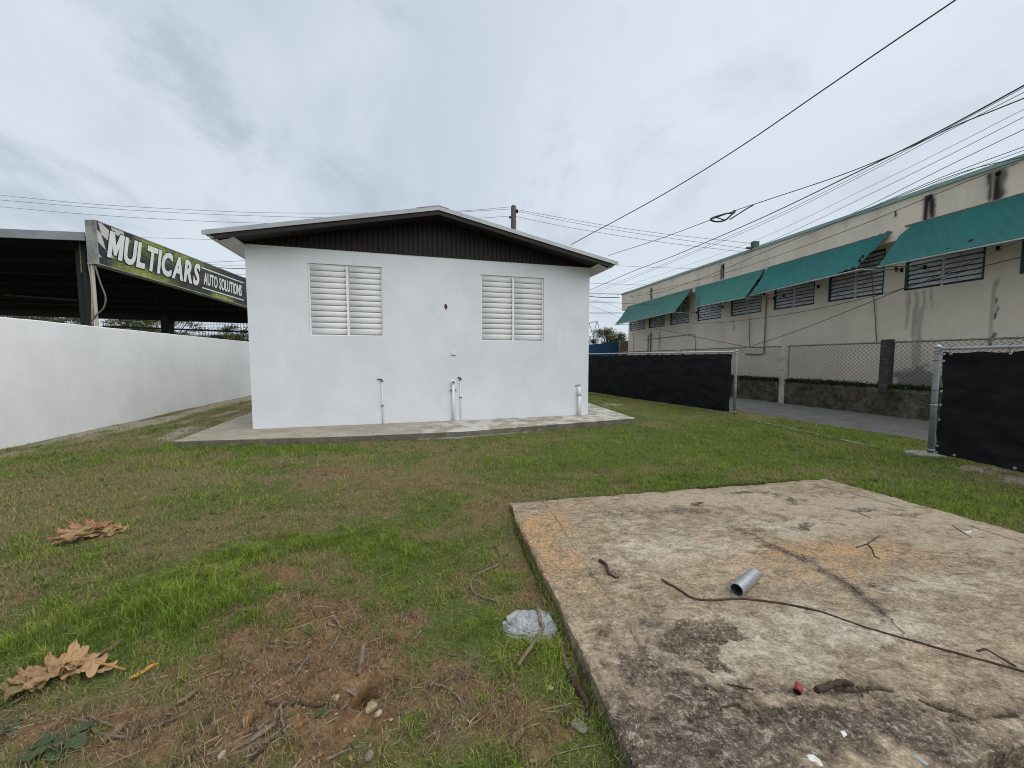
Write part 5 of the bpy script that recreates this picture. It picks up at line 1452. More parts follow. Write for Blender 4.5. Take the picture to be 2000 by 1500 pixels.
def mat_leaf(name, c):
    m = Mat(name, .65, .25)
    t = m.attr('tint', 'Color')
    cc = m.mix(1.0, t, c, 'MULTIPLY')
    return m.end(cc)
M['leafy'] = mat_leaf('tree foliage', (1, 1, 1))
M['bark'] = plain('tree bark', (.10, .08, .06), .9, .2, var=.3, scale=12, bump=.5)
def tree(base, h, crown_c, rad, n, label, cat, cols, seed, leaf=.16, group=None, clumps=26):
    r_ = np.random.default_rng(seed); rr = random.Random(seed)
    root = thing('tree', base, label, cat, group)
    cc = Vector(crown_c)
    mb = MB(); b = Vector(base)
    fork = b.lerp(cc, .55)
    mb.tube([b - UP * .1, b.lerp(fork, .5), fork], [.22 * h / 5, .17 * h / 5, .13 * h / 5], 8)
    ends = []
    for k in range(9):
        w = rr.uniform(0, 6.28); e = cc + Vector((math.cos(w) * rad[0] * rr.uniform(.3, .85), math.sin(w) * rad[1] * rr.uniform(.3, .85), rad[2] * rr.uniform(-.4, .7)))
        mid_ = fork.lerp(e, .5) + Vector((rr.uniform(-.2, .2), rr.uniform(-.2, .2), rr.uniform(0, .3)))
        mb.tube([fork, mid_, e], [.09 * h / 5, .06 * h / 5, .02], 6); ends.append(e)
    mb.build('trunk', M['bark'], root)
    # leaf clumps
    cl = []
    for k in range(clumps):
        v = r_.normal(size=3); v /= np.linalg.norm(v); q = r_.uniform(.35, 1.0) ** .6
        cl.append((np.array(cc) + v * np.array(rad) * q, r_.uniform(.16, .34)))
    per = n // clumps
    C = np.concatenate([c[None] + r_.normal(size=(per, 3)) * np.array(rad) * s * .55 for c, s in cl])
    tint = np.concatenate([np.repeat(np.array(cols[rr.randrange(len(cols))])[None] * r_.uniform(.7, 1.3), per, 0) for _ in cl])
    tint = tint * r_.uniform(.7, 1.3, size=(len(C), 1))
    a = r_.normal(size=(len(C), 3)); a /= np.linalg.norm(a, axis=1)[:, None]
    t = r_.normal(size=(len(C), 3)); bdir = np.cross(a, t); bdir /= np.linalg.norm(bdir, axis=1)[:, None]
    L = leaf * r_.uniform(.6, 1.3, size=(len(C), 1)); Wd = L * .38
    V = np.stack([C - a * L * .5, C + bdir * Wd * .5, C + a * L * .5, C - bdir * Wd * .5], 1).reshape(-1, 3)
    F = np.arange(len(V)).reshape(-1, 4)
    obj('crown', raw_mesh('crown', V, F, np.repeat(tint, 4, 0), M['leafy']), root)
    return root
GR = [(.055, .075, .025), (.085, .10, .035), (.11, .105, .045), (.045, .06, .022)]
p = at(1188, 660, 31); tree((p.x, 31, 0), 3.6, (p.x, 31, at(1188, 658, 31).z), (1.55, 1.3, .75), 5200, 'scrubby olive green tree above the far blue wall', 'tree', [(.10, .115, .045), (.16, .16, .075), (.07, .085, .03)], 3, .13, 'trees in the distance')
for i, (px, py, Y, rx, rz, lb) in enumerate([(470, 655, 30, 1.7, .75, 'dark shrubby tree beyond the mesh fence next to the house corner'), (330, 642, 34, 3.0, 1.2, 'round dark green tree behind the rear carport post'), (255, 632, 31, 2.2, .95, 'dark green tree under the carport roof right of the front post'),
                                              (120, 622, 33, 2.6, .9, 'dark tree seen under the carport roof left of the front post'), (415, 668, 38, 3.0, .7, 'low pale bush line past the mesh fence'), (20, 615, 33, 2.4, .9, 'dark tree under the carport roof at the left edge')]):
    p = at(px, py, Y); tree((p.x, Y, 0), p.z, (p.x, Y, p.z - .1), (rx, 1.5, rz), 4500, lb, 'tree', GR if i != 4 else [(.13, .13, .07), (.09, .10, .05)], 20 + i, .17, 'trees in the distance')
mb = MB(); p0 = at(380, 655, 44); p1 = at(486, 662, 44); mb.box(p0.x, p1.x + 3, 44, 48, 0, p1.z + .35)
b2 = mb.build('far_building', plain('pale far house wall', (.55, .54, .50))); tag(b2, 'low pale house far beyond the mesh fence', 'building')
mb = MB(); mb.box(p0.x - .2, p1.x + 3.2, 43.8, 48.2, p1.z + .35, p1.z + .5); mb.build('roof', plain('far house roof', (.30, .29, .27)), b2)

# ------------------------------------------------------------------ grass (uncountable: one object)
def blade_mesh(name, x, y, z, L, Wd, yaw, lean, tint, mat, segs=2):
    n = len(x)
    dx, dy = np.cos(yaw), np.sin(yaw); sx, sy = -dy, dx
    V = np.zeros((n, 2 * segs + 1, 3)); C = np.zeros((n, 2 * segs + 1, 3))
    for k in range(segs + 1):
        f = k / segs
        bend = lean * (f ** 1.6)
        ox = dx * L * np.sin(bend) * f; oy = dy * L * np.sin(bend) * f; oz = L * np.cos(bend) * f
        w = Wd * (1 - f ** 1.8) * .5
        if k < segs:
            V[:, 2 * k] = np.stack([x + ox - sx * w, y + oy - sy * w, z + oz], -1); V[:, 2 * k + 1] = np.stack([x + ox + sx * w, y + oy + sy * w, z + oz], -1)
        else: V[:, 2 * k] = np.stack([x + ox, y + oy, z + oz], -1)
    C[:] = tint[:, None, :]
    k = 2 * segs + 1
    base = (np.arange(n) * k)[:, None]
    tris = []
    for i in range(segs - 1):
        tris += [base + np.array([[2 * i, 2 * i + 1, 2 * i + 3]]), base + np.array([[2 * i, 2 * i + 3, 2 * i + 2]])]
    i = segs - 1
    tris += [base + np.array([[2 * i, 2 * i + 1, 2 * i + 2]])]
    F = np.concatenate(tris, 0)
    if name is None: return V.reshape(-1, 3), F, C.reshape(-1, 3)
    return raw_mesh(name, V.reshape(-1, 3), F, C.reshape(-1, 3), mat)
def mat_grass():
    m = Mat('grass blades', .55, .2)
    t = m.attr('tint', 'Color')
    nt = m.nt
    tr = nt.nodes.new('ShaderNodeBsdfTranslucent'); nt.links.new(t, tr.inputs[0])
    mx = nt.nodes.new('ShaderNodeMixShader'); mx.inputs[0].default_value = .22
    m.end(t)
    out = [n for n in nt.nodes if n.type == 'OUTPUT_MATERIAL'][0]
    nt.links.new(m.b.outputs[0], mx.inputs[1]); nt.links.new(tr.outputs[0], mx.inputs[2]); nt.links.new(mx.outputs[0], out.inputs[0])
    return m.m
M['grass'] = mat_grass()
def sample_lawn(n_target, d0, d1, dens):
    # rejection sample in the wedge the photographer sees, with a margin of about two metres
    d = np.linspace(d0, d1, 400); wd = 2.72 * d + 3.6
    pdf = dens(d) * wd; cdf = np.cumsum(pdf); total = np.trapezoid(pdf, d) if hasattr(np, 'trapezoid') else np.trapz(pdf, d)
    n = int(total) if n_target is None else n_target
    cdf = cdf / cdf[-1]
    y = np.interp(rng.random(n), cdf, d)
    x = (rng.random(n) - .5) * (2.72 * y + 3.6)
    return x, y
x, y = sample_lawn(None, 0.85, 24, lambda d: 10500 * np.minimum(1, (2.3 / d)) ** 1.22)
s = sd_poly(x, y, SLAB); a = sd_poly(x, y, APRON)
rd = (x - RD0.x) * RDD.y - (y - RD0.y) * RDD.x
rwd = (x - RW0.x) * RWD.y - (y - RW0.y) * RWD.x
lw = (x - LW0.x) * LWD.y - (y - LW0.y) * LWD.x
edge = (fbm(x, y, 2.2, 3, 31) - .5) * .3
ok = (s > .015) & (a > .012) & (lw > .03) & ((rd < -.05 + edge) | ((rwd < 0) & (rwd > -.28 + edge)))
ok &= np.hypot((x - HOLE.x) / .07, (y - HOLE.y) / .08) > 1
ok &= np.hypot((x - LUMP.x) / .145, (y - LUMP.y) / .115) > 1
x, y = x[ok], y[ok]
dirt, lush, dry, sandy = lawn_masks(x, y)
keepp = np.clip(1 - .94 * dirt - .93 * sandy, 0.0, 1) * np.clip(.52 + .55 * lush + .35 * fbm(x, y, 11, 3, 151) - .22 * dry, 0.1, 1)
k = rng.random(len(x)) < keepp
x, y, dirt, lush, dry, sandy = (v[k] for v in (x, y, dirt, lush, dry, sandy))
d = np.hypot(x, y)
n = len(x)
lush_near = lush * np.exp(-np.maximum(d - 2.6, 0) / 1.6)
L = (.016 + .020 * rng.random(n)) * (1 + .4 * rng.random(n)) + lush_near * (.012 + .050 * rng.random(n)) + .010 * lush
clump = fbm(x, y, 9, 3, 301, .6); clump2 = fbm(x, y, 23, 2, 305)
L = L * (.55 + 1.1 * sstep(.38, .66, clump)) * (.75 + .5 * clump2)
edge_s = np.exp(-np.abs(sd_poly(x, y, SLAB)) / .05) * .02
L = L + edge_s * rng.random(n)
sc = np.maximum(1, d / 2.3) ** .62
Wd = (.0024 + .0022 * rng.random(n)) * sc
z = terrain_z(x, y) - .004
yaw = rng.random(n) * 6.283; lean = .35 + 1.0 * rng.random(n) ** .8
lean = lean * (1 - .45 * lush)
gA = np.array([.094, .146, .019]); gB = np.array([.232, .290, .048]); yl = np.array([.36, .30, .14]); br = np.array([.22, .16, .085])
f = rng.random((n, 1)); tint = gA * (1 - f) + gB * f
lf = np.clip(lush, 0, 1)[:, None]; lf = lf * 1.6; tint = tint * (1 - .35 * lf) + np.array([.150, .238, .024]) * (.35 * lf) * (.7 + .6 * f)
patch = fbm(x, y, 2.6, 3, 161)[:, None]; tint = tint * (.62 + .76 * clump[:, None])
tint = tint * (.78 + .44 * patch) + np.array([.02, .012, 0]) * (patch > .55)
isdry = rng.random(n) < np.clip(.19 - .07 * sstep(-.5, 2, x) + .50 * dry + .45 * dirt - .40 * lush, .02, .85)
f = rng.random((n, 1)); dc = yl * f + br * (1 - f); dc = dc * rng.uniform(.6, 1.25, (n, 1))
tint = np.where(isdry[:, None], dc, tint)
lean = np.where(isdry, lean * 1.25, lean)
# blades creeping over the slab rim
ne = 9000; te = rng.random(ne); ke = rng.choice([0, 2, 3], ne, p=[.4, .25, .35])
SP_ = np.array(SLAB + [SLAB[0]]); pe = SP_[ke] + (SP_[ke + 1] - SP_[ke]) * te[:, None]; cc_ = SP_[:4].mean(0)
inw = cc_ - pe; inw /= np.linalg.norm(inw, axis=1)[:, None]
rag = sstep(.38, .60, fbm(pe[:, 0], pe[:, 1], 4, 3, 411)); ke_ok = rng.random(ne) < rag
pe = (pe - inw * (.005 + .03 * rng.random((ne, 1))))[ke_ok]; inw = inw[ke_ok]; me_ = len(pe)
f_ = rng.random((me_, 1)); te_ = np.where(rng.random((me_, 1)) < .35, np.array([.26, .20, .10]) * (.5 + .8 * f_), np.array([.075, .13, .018]) * (.7 + .9 * f_))
x = np.concatenate([x, pe[:, 0]]); y = np.concatenate([y, pe[:, 1]]); z = np.concatenate([z, terrain_z(pe[:, 0], pe[:, 1])])
L = np.concatenate([L, .035 + .05 * rng.random(me_)]); Wd = np.concatenate([Wd, .003 + .003 * rng.random(me_)]); yaw = np.concatenate([yaw, np.arctan2(inw[:, 1], inw[:, 0]) + rng.normal(size=me_) * .9])
lean = np.concatenate([lean, .5 + .8 * rng.random(me_)]); tint = np.concatenate([tint, te_]); d = np.hypot(x, y)
# coarse weed tufts standing out of the lawn
tx, ty = sample_lawn(520, 1.1, 9, lambda q: (2.0 / q) ** 1.3)
tok = (sd_poly(tx, ty, SLAB) > .05) & (sd_poly(tx, ty, APRON) > .05) & (np.hypot(tx - HOLE.x, ty - HOLE.y) > .12) & (np.hypot(tx - LUMP.x, ty - LUMP.y) > .17); tx, ty = tx[tok], ty[tok]
nb2 = 26; cxs = np.repeat(tx, nb2); cys = np.repeat(ty, nb2); ang = rng.random(len(cxs)) * 6.283; rad = .022 * rng.random(len(cxs)) ** .7 * np.repeat(rng.uniform(.6, 2.2, len(tx)), nb2)
wx_, wy_ = cxs + np.cos(ang) * rad, cys + np.sin(ang) * rad
hue = np.repeat(rng.random((len(tx), 1)), nb2, 0); wt_ = (np.array([.07, .115, .022]) * (1 - hue) + np.array([.17, .215, .045]) * hue) * rng.uniform(.7, 1.3, (len(cxs), 1))
x = np.concatenate([x, wx_]); y = np.concatenate([y, wy_]); z = np.concatenate([z, terrain_z(wx_, wy_) - .003])
L = np.concatenate([L, np.repeat(rng.uniform(.022, .060, len(tx)), nb2) * rng.uniform(.6, 1.2, len(cxs))]); Wd = np.concatenate([Wd, .003 + .0035 * rng.random(len(cxs))])
yaw = np.concatenate([yaw, ang]); lean = np.concatenate([lean, .3 + .9 * rng.random(len(cxs))]); tint = np.concatenate([tint, wt_]); d = np.hypot(x, y)
nr = d < 4.6
A1 = blade_mesh(None, x[nr], y[nr], z[nr], L[nr], Wd[nr], yaw[nr], lean[nr], tint[nr], None)
fr = ~nr
A2 = blade_mesh(None, x[fr], y[fr], z[fr], L[fr], Wd[fr] * 1.25, yaw[fr], lean[fr] * .8, tint[fr], None, segs=1)
print('blades near', nr.sum(), 'far', fr.sum())
grass = obj('grass', raw_mesh('grass', np.concatenate([A1[0], A2[0]]), np.concatenate([A1[1], A2[1] + len(A1[0])]), np.concatenate([A1[2], A2[2]]), M['grass']))
tag(grass, 'short patchy green lawn grass with taller bright tufts', 'grass', kind='stuff')
print('grass blades', n)

# dead straw, wood shreds and crumbs over the bare soil (uncountable)
x, y = sample_lawn(None, 0.85, 7, lambda d: 5200 * np.minimum(1, (2.0 / d)) ** 1.8)
ok = (sd_poly(x, y, SLAB) > .01) & (sd_poly(x, y, APRON) > .02) & (np.hypot((x - HOLE.x) / .07, (y - HOLE.y) / .08) > 1)
x, y = x[ok], y[ok]
dirt, lush, dry, sandy = lawn_masks(x, y)
k = rng.random(len(x)) < np.clip(.12 + .80 * dirt * (.45 + .55 * sstep(.42, .60, fbm(x, y, 3.4, 3, 401))) + .3 * dry - .4 * lush, 0, 1)
x, y, dirt = x[k], y[k], dirt[k]; n = len(x); d = np.hypot(x, y)
L = .02 + .06 * rng.random(n) ** 2.2; Wd = (.0016 + .0022 * rng.random(n)) * np.maximum(1, d / 2) ** .7
tint = np.array([.30, .235, .14]) * rng.uniform(.35, 1.25, (n, 1)) * np.array([1, 1, 1]) + rng.normal(size=(n, 3)) * .006
tint = np.clip(tint, .01, 1)
straw = obj('straw', blade_mesh('straw', x, y, terrain_z(x, y) + .004 + .006 * rng.random(n), L, Wd, rng.random(n) * 6.283, 1.35 + .3 * rng.random(n), tint, M['grass']))
tag(straw, 'scattered dead straw and grass clippings on the soil', 'straw', kind='stuff')
# crumbs of soil and grit
def crumbs(name, x, y, z, r, tint, mat):
    base = np.array([[1, 0, 0], [-1, 0, 0], [0, 1, 0], [0, -1, 0], [0, 0, 1], [0, 0, -1]], float)
    tri = np.array([[0, 2, 4], [2, 1, 4], [1, 3, 4], [3, 0, 4], [2, 0, 5], [1, 2, 5], [3, 1, 5], [0, 3, 5]])
    n = len(x)
    jit = rng.uniform(.6, 1.4, (n, 6, 1))
    yaw = rng.random(n) * 6.283; c, s_ = np.cos(yaw), np.sin(yaw)
    V = base[None] * jit * r[:, None, None] * np.array([1, .8, .6])
    X = V[..., 0] * c[:, None] - V[..., 1] * s_[:, None]; Y = V[..., 0] * s_[:, None] + V[..., 1] * c[:, None]
    V = np.stack([X + x[:, None], Y + y[:, None], V[..., 2] + z[:, None]], -1)
    F = (tri[None] + (np.arange(n) * 6)[:, None, None]).reshape(-1, 3)
    return raw_mesh(name, V.reshape(-1, 3), F, np.repeat(tint, 6, 0), mat)
M['crumb'] = mat_leaf('soil crumbs', (1, 1, 1))
x, y = sample_lawn(None, .85, 5, lambda d: 2600 * np.minimum(1, (1.8 / d)) ** 2.2)
ok = sd_poly(x, y, SLAB) > .01; x, y = x[ok], y[ok]
dm = lawn_masks(x, y)[0]; k = rng.random(len(x)) < dm * .9; x, y = x[k], y[k]; n = len(x)
r = .002 + .009 * rng.random(n) ** 5
tint = np.array([.17, .105, .058]) * rng.uniform(.45, 1.5, (n, 1)); lt = rng.random(n) < .10; tint[lt] = np.array([.36, .28, .18]) * rng.uniform(.7, 1.2, (lt.sum(), 1))
tag(obj('soil_crumbs', crumbs('soil_crumbs', x, y, terrain_z(x, y) + r * .3, r, tint, M['crumb'])), 'loose soil crumbs and grit on the bare earth', 'soil', kind='stuff')
# grit and dry shreds on the slab
u = rng.random(1500); v = rng.random(1500)
P2 = np.array(SLAB); X = (P2[0][None] * ((1 - u) * (1 - v))[:, None] + P2[3][None] * (u * (1 - v))[:, None] + P2[1][None] * ((1 - u) * v)[:, None] + P2[2][None] * (u * v)[:, None])
r = .0015 + .004 * rng.random(1500) ** 4
tint = np.array([.14, .11, .08]) * rng.uniform(.3, 1.6, (1500, 1)); lt = rng.random(1500) < .3; tint[lt] = np.array([.5, .46, .38]) * rng.uniform(.7, 1.1, (lt.sum(), 1))
bits = []
for L_, n_, sp_ in (([(1560, 1085), (1700, 1180)], 420, .05), ([(1640, 1345), (1790, 1368), (1905, 1410)], 380, .035), ([(1300, 1310), (1480, 1400), (1600, 1390)], 300, .05), ([(1400, 965), (1560, 960), (1760, 1005), (1950, 1060)], 420, .07), ([(1150, 1090), (1215, 1130)], 60, .03), ([(1005, 985), (1110, 1250), (1200, 1420)], 160, .03)):
    gp_ = [np.array(G(a_, b_, SLAB_Z))[:2] for a_, b_ in L_]
    for q_ in range(n_):
        k_ = rng.integers(0, len(gp_) - 1); bits.append(gp_[k_] + (gp_[k_ + 1] - gp_[k_]) * rng.random() + rng.normal(size=2) * sp_ * rng.random())
bits = np.array(bits); X = np.concatenate([X, bits]); r = np.concatenate([r, .0018 + .0065 * rng.random(len(bits)) ** 3])
tint = np.concatenate([tint, np.array([.085, .062, .042]) * rng.uniform(.3, 1.6, (len(bits), 1))])
ins = sd_poly(X[:, 0], X[:, 1], SLAB) < -.03
tag(obj('slab_grit', crumbs('slab_grit', X[ins, 0], X[ins, 1], np.full(ins.sum(), SLAB_Z + .004), r[ins], tint[ins], M['crumb'])), 'fine grit scattered over the concrete slab', 'grit', kind='stuff')
# weeds on top of the retaining wall
NW_ = 15000; tw = rng.uniform(1.0, 19, NW_); ow = -.01 - .30 * rng.random(NW_); dn_ = fbm(tw, tw * 0 + 1, .6, 3, 171)
k = rng.random(NW_) < sstep(.25, .45, dn_); tw, ow = tw[k], ow[k]; n = len(tw)
x = RW_A.x + RWD.x * tw + RWN.x * ow; y = RW_A.y + RWD.y * tw + RWN.y * ow
tint = np.array([.040, .056, .016]) * rng.uniform(.4, 1.7, (n, 1))
tag(obj('wall_weeds', blade_mesh('wall_weeds', x, y, np.full(n, RWH - .01), .07 + .17 * rng.random(n), np.full(n, .030), rng.random(n) * 6.28, .5 + 1.2 * rng.random(n), tint, M['grass'])), 'low weeds growing along the top of the retaining wall', 'weeds', kind='stuff')

# ------------------------------------------------------------------ foreground things
def leaf_surface(name, C, L, Wd, yaw, lobes, curl, seed, mat, parent=None, lift=.02, fold=.6):
    """small narrow dry leaf, folded along its rib and curled at the tip"""
    n, m = 26, 9
    P = np.zeros((n, m, 3))
    for i in range(n):
        t = i / (n - 1)
        env = math.sin(math.pi * min(1, t * .95 + .04)) ** .8 * (1 + .12 * math.sin(t * 17 + seed))
        for j in range(m):
            v = j / (m - 1) * 2 - 1
            yy = v * Wd * .5 * env; xx = t * L
            zz = lift * (.4 + t) + curl * L * (t - .4) ** 2 + fold * abs(yy) + .03 * L * math.sin(t * 9 + v * 3 + seed)
            P[i, j] = (xx - L / 2, yy + .06 * L * math.sin(t * 3), zz)
    c, s_ = math.cos(yaw), math.sin(yaw)
    Q = P.copy(); Q[..., 0] = C.x + P[..., 0] * c - P[..., 1] * s_; Q[..., 1] = C.y + P[..., 0] * s_ + P[..., 1] * c
    gz = terrain_z(Q[..., 0], Q[..., 1]); Q[..., 2] = np.maximum(P[..., 2], .003) + gz
    o = obj(name, grid_mesh(name, Q, None, True, mat), parent)
    sol = o.modifiers.new('thick', 'SOLIDIFY'); sol.thickness = .0015
    return o, Q
def lobed_leaf(root, mid, lobes, mats, seed):
    """large dry breadfruit-like leaf: a midrib and long pointed lobes, each lobe a crumpled strip of its own
    mid: midrib points; lobes: (t along midrib, side, length, base width, sweep angle, lift at the tip, material)"""
    rr = random.Random(seed)
    pts = catmull(mid, 8); npt = len(pts)
    mb = MB(); mb.tube([p + UP * .003 for p in pts], [.0055 * (1 - .6 * i / npt) for i in range(npt)], 6); mb.build('midrib', M['rib'], root)
    for (t, side, L, w, sweep, lift, mi) in lobes:
        i = min(npt - 2, int(t * (npt - 1))); p = pts[i]; d = (pts[i + 1] - pts[max(0, i - 1)]); d.z = 0; d.normalize()
        ang = math.atan2(d.y, d.x) + side * sweep
        n, m = 22, 9; P = np.zeros((n, m, 3)); ph = rr.uniform(0, 6)
        for a in range(n):
            f = a / (n - 1)
            ca = ang + side * .35 * f * f * rr.uniform(.9, 1.1) - side * .15 * f
            cx = p.x + math.cos(ca) * L * f; cy = p.y + math.sin(ca) * L * f
            ww = w * (1 - f ** 1.7) ** .8 * (.75 + .25 * math.cos(f * 5)) * (1 + .10 * math.sin(f * 21 + ph)) * (.55 + .45 * min(1, f * 4 + .4))
            for b in range(m):
                v = b / (m - 1) * 2 - 1
                zz = p.z + lift * f * f + .35 * abs(v) * ww * math.sin(f * 4 + ph) + .10 * w * math.sin(v * 5 + f * 13 + ph) + .05 * w * math.sin(f * 30 + v * 2)
                P[a, b] = (cx - math.sin(ca) * v * ww, cy + math.cos(ca) * v * ww, zz)
        gz = terrain_z(P[..., 0], P[..., 1]); P[..., 2] = np.maximum(P[..., 2], gz + .004)
        o = obj('lobe', grid_mesh('lobe', P, None, True, mats[mi]), root)
        sol = o.modifiers.new('thick', 'SOLIDIFY'); sol.thickness = .0018
def mat_dry(name, c1, c2, c3):
    m = Mat(name, .75, .25)
    n1 = m.noise(5, 5, .65, dist=.5); n2 = m.noise(45, 4, .7)
    c = m.ramp(m.math('ADD', m.mul(n1, .7), m.mul(n2, .3)), [(.32, c1), (.5, c2), (.68, c3)])
    return m.end(c, m.bump(n2, .4, .004))
M['dry1'] = mat_dry('russet dry leaf', (.12, .055, .030), (.29, .145, .080), (.38, .22, .13))
M['dry2'] = mat_dry('olive dry leaf', (.14, .10, .045), (.27, .21, .09), (.34, .28, .12))
M['dry3'] = mat_dry('tan dry leaf', (.19, .11, .055), (.37, .23, .12), (.46, .31, .18))
M['rib'] = plain('ochre leaf rib', (.36, .20, .055), .7)
c = GT(178, 1055)
lf = thing('dead_leaf', c, 'large crumpled russet and olive dead leaf lying alone on the left lawn', 'leaf')
gt = lambda x, y, z: GT(x, y, z)
lobed_leaf(lf, [gt(242, 1036, .02), gt(215, 1040, .06), gt(180, 1047, .06), gt(140, 1060, .04), gt(108, 1066, .012)],
           [(.05, 1, .20, 0.093, .35, 0.020, 1), (.18, -1, .22, 0.132, 0.175, 0.080, 0), (.30, -1, .26, 0.119, 0.126, 0.060, 0), (.25, 1, .24, 0.105, .50, 0.000, 2), (.40, 1, .22, 0.093, .55, 0.000, 2), (.50, 1, .20, 0.078, .6, 0.000, 1), (.45, -1, .24, 0.105, 0.098, 0.040, 0), (.6, 1, .16, 0.069, .5, 0.000, 1), (.65, -1, .18, 0.078, 0.105, 0.030, 0), (.8, 1, .10, 0.053, .3, 0.000, 1), (.02, -1, .12, 0.078, 0.300, 0.040, 0), (.04, 1, .14, 0.093, 1.0, 0.000, 2)],
           (M['dry1'], M['dry3'], M['dry2']), 3)
c = GT(85, 1335)
lf = thing('dead_leaf', c, 'big tan curled dead leaf with raised lobe at the lower left', 'leaf')
lobed_leaf(lf, [gt(246, 1314, .012), gt(200, 1313, .04), gt(150, 1312, .05), gt(105, 1325, .05), gt(60, 1345, .035), gt(5, 1362, .02)],
           [(.10, 1, 0.086, 0.036, .35, 0.000, 0), (.22, 1, 0.125, 0.071, .45, -0.007, 0), (.35, 1, 0.133, 0.092, .55, 0.000, 0), (.40, -1, 0.094, 0.061, .75, 0.059, 0), (.46, -1, 0.125, 0.082, .45, 0.028, 0), (.5, 1, 0.117, 0.092, .7, 0.007, 0), (.58, -1, 0.133, 0.082, .4, 0.014, 0), (.64, 1, 0.117, 0.082, .75, 0.014, 0), (.7, -1, 0.109, 0.071, .4, 0.014, 0), (.78, 1, 0.101, 0.071, .6, 0.000, 1), (.85, -1, 0.094, 0.061, .35, 0.000, 1), (.30, -1, 0.109, 0.051, .25, 0.007, 0)],
           (M['dry3'], M['dry2']), 8)
c = GT(272, 1328)
lf = thing('dead_leaf', c, 'small bright orange curled leaf right of the big tan leaf', 'leaf')
m_o = mat_dry('orange dry leaf', (.40, .17, .02), (.58, .30, .045), (.66, .40, .10))
o, Q = leaf_surface('blade', GT(282, 1318), .095, .028, R(48), 1.2, .4, 17, m_o, lf, .012, .6)
mb = MB(); mb.tube(catmull([GT(272, 1332, .01), GT(262, 1344, .006), GT(246, 1353, .006), GT(232, 1354, .004)], 5), .0025, 6); mb.build('stalk', M['rib'], lf)
M['brownleaf'] = mat_dry('brown dry leaf', (.085, .055, .035), (.17, .115, .072), (.26, .19, .125))
for (px, py, L, yaw, lb) in [(216, 1273, .10, 1.2, 'small brown curled leaf standing at the grass edge above the tan leaf'), (368, 1368, .085, .9, 'narrow brown curled leaf at the end of the lone stick'), (222, 1442, .09, 1.3, 'brown curled leaf between the sticks at the bottom left'), (1012, 1446, .075, .8, 'rust brown leaf on the weedy soil left of the slab corner'), (1362, 988, .11, -.2, 'dark grey brown bark flake near the far slab edge')]:
    onslab = px > 1050
    c = G(px, py, SLAB_Z) if onslab else GT(px, py)
    o, Q = leaf_surface('dead_leaf', c, L, L * .36, yaw, 1.3, .5, px, M['brownleaf'], None, .01, .6)
    if onslab:
        Qv = np.zeros(len(o.data.vertices) * 3); o.data.vertices.foreach_get('co', Qv); Qv = Qv.reshape(-1, 3); Qv[:, 2] = Qv[:, 2] - terrain_z(Qv[:, 0], Qv[:, 1]) + SLAB_Z + .004; o.data.vertices.foreach_set('co', Qv.reshape(-1)); o.data.update()
    tag(o, lb, 'leaf')
# sticks: (list of pixels, radius, label)
M['stick'] = plain('grey brown twig', (.17, .125, .09), .85, .2, var=.35, scale=25, bump=.4)
M['dstick'] = plain('dark brown twig', (.060, .040, .030), .85, .2, var=.3, scale=25, bump=.4)
M['chip'] = plain('split weathered wood', (.20, .155, .125), .85, .2, var=.35, scale=30, bump=.5)
def stick(px, r, label, mat='stick', slab_=False, name='stick', dz=0.0, n=7, taper=.6, squash=1.0):
    pts = [(G(x, y, SLAB_Z) + UP * (.004 + r + dz)) if slab_ else GT(x, y, r * .8 + .004 + dz) for x, y in px]
    pts = catmull(pts, n)
    pts = [p + Vector((rnd.uniform(-1, 1), rnd.uniform(-1, 1), 0)) * min(r, .006) * .5 for p in pts]
    rs = [r * (1 - (1 - taper) * i / len(pts)) * rnd.uniform(.88, 1.12) for i in range(len(pts))]
    mb = MB(); mb.tube(pts, rs, 7, squash=squash); return tag(mb.build(name, M[mat]), label, 'stick')
stick([(1292, 1135), (1322, 1152), (1355, 1172), (1400, 1175), (1445, 1173), (1520, 1181), (1600, 1198), (1700, 1232), (1850, 1275), (2010, 1319)], .0065, 'long thin dark vine stem curving across the concrete slab', 'dstick', True, 'vine_stem', n=9, taper=.8)
fk = stick([(1672, 1071), (1695, 1063), (1717, 1048)], .004, 'small forked dry twig on the orange stain of the slab', 'dstick', True, 'forked_twig')
mb = MB(); mb.tube(catmull([G(x, y, SLAB_Z) + UP * .008 for x, y in ((1693, 1064), (1703, 1074), (1708, 1088), (1718, 1093))], 5), .0035, 6); mb.build('fork', M['dstick'], fk)
stick([(1171, 1099), (1184, 1108), (1189, 1126)], .012, 'short charred stick near the left side of the slab', 'dstick', True)
stick([(1190, 1122), (1200, 1130), (1209, 1130)], .006, 'charred splinter just right of the short charred stick', 'dstick', True)
stick([(1594, 1356), (1622, 1346), (1642, 1340), (1664, 1343)], .013, 'dark rusty root piece beside the red plastic bit', 'dstick', True, taper=.7)
stick([(1408, 1390), (1412, 1385), (1445, 1378)], .004, 'thin twig with a knob at the dark near part of the slab', 'dstick', True)
stick([(1420, 1340), (1448, 1345), (1472, 1350)], .004, 'short dark splinter above the dark stained slab corner', 'dstick', True)
stick([(1860, 1028), (1898, 1053)], .004, 'short straight twig on the sandy far part of the slab', 'dstick', True)
stick([(1676, 1003), (1702, 1014)], .0035, 'tiny straight twig on the sandy band of the slab', 'dstick', True)
stick([(1908, 1275), (1925, 1272), (1945, 1283), (1985, 1306)], .005, 'branching dry root beside the vine at the right edge', 'dstick', True)
stick([(967, 1065), (976, 1082), (976, 1103), (935, 1123), (920, 1140), (928, 1163), (972, 1178)], .0085, 'hooked bare root lying in the grass left of the slab', 'stick')
stick([(1050, 1195), (1056, 1225), (1060, 1237), (1042, 1268), (1012, 1312)], .012, 'bent brown branch lying over the grey rubble lump', 'stick', dz=.02)
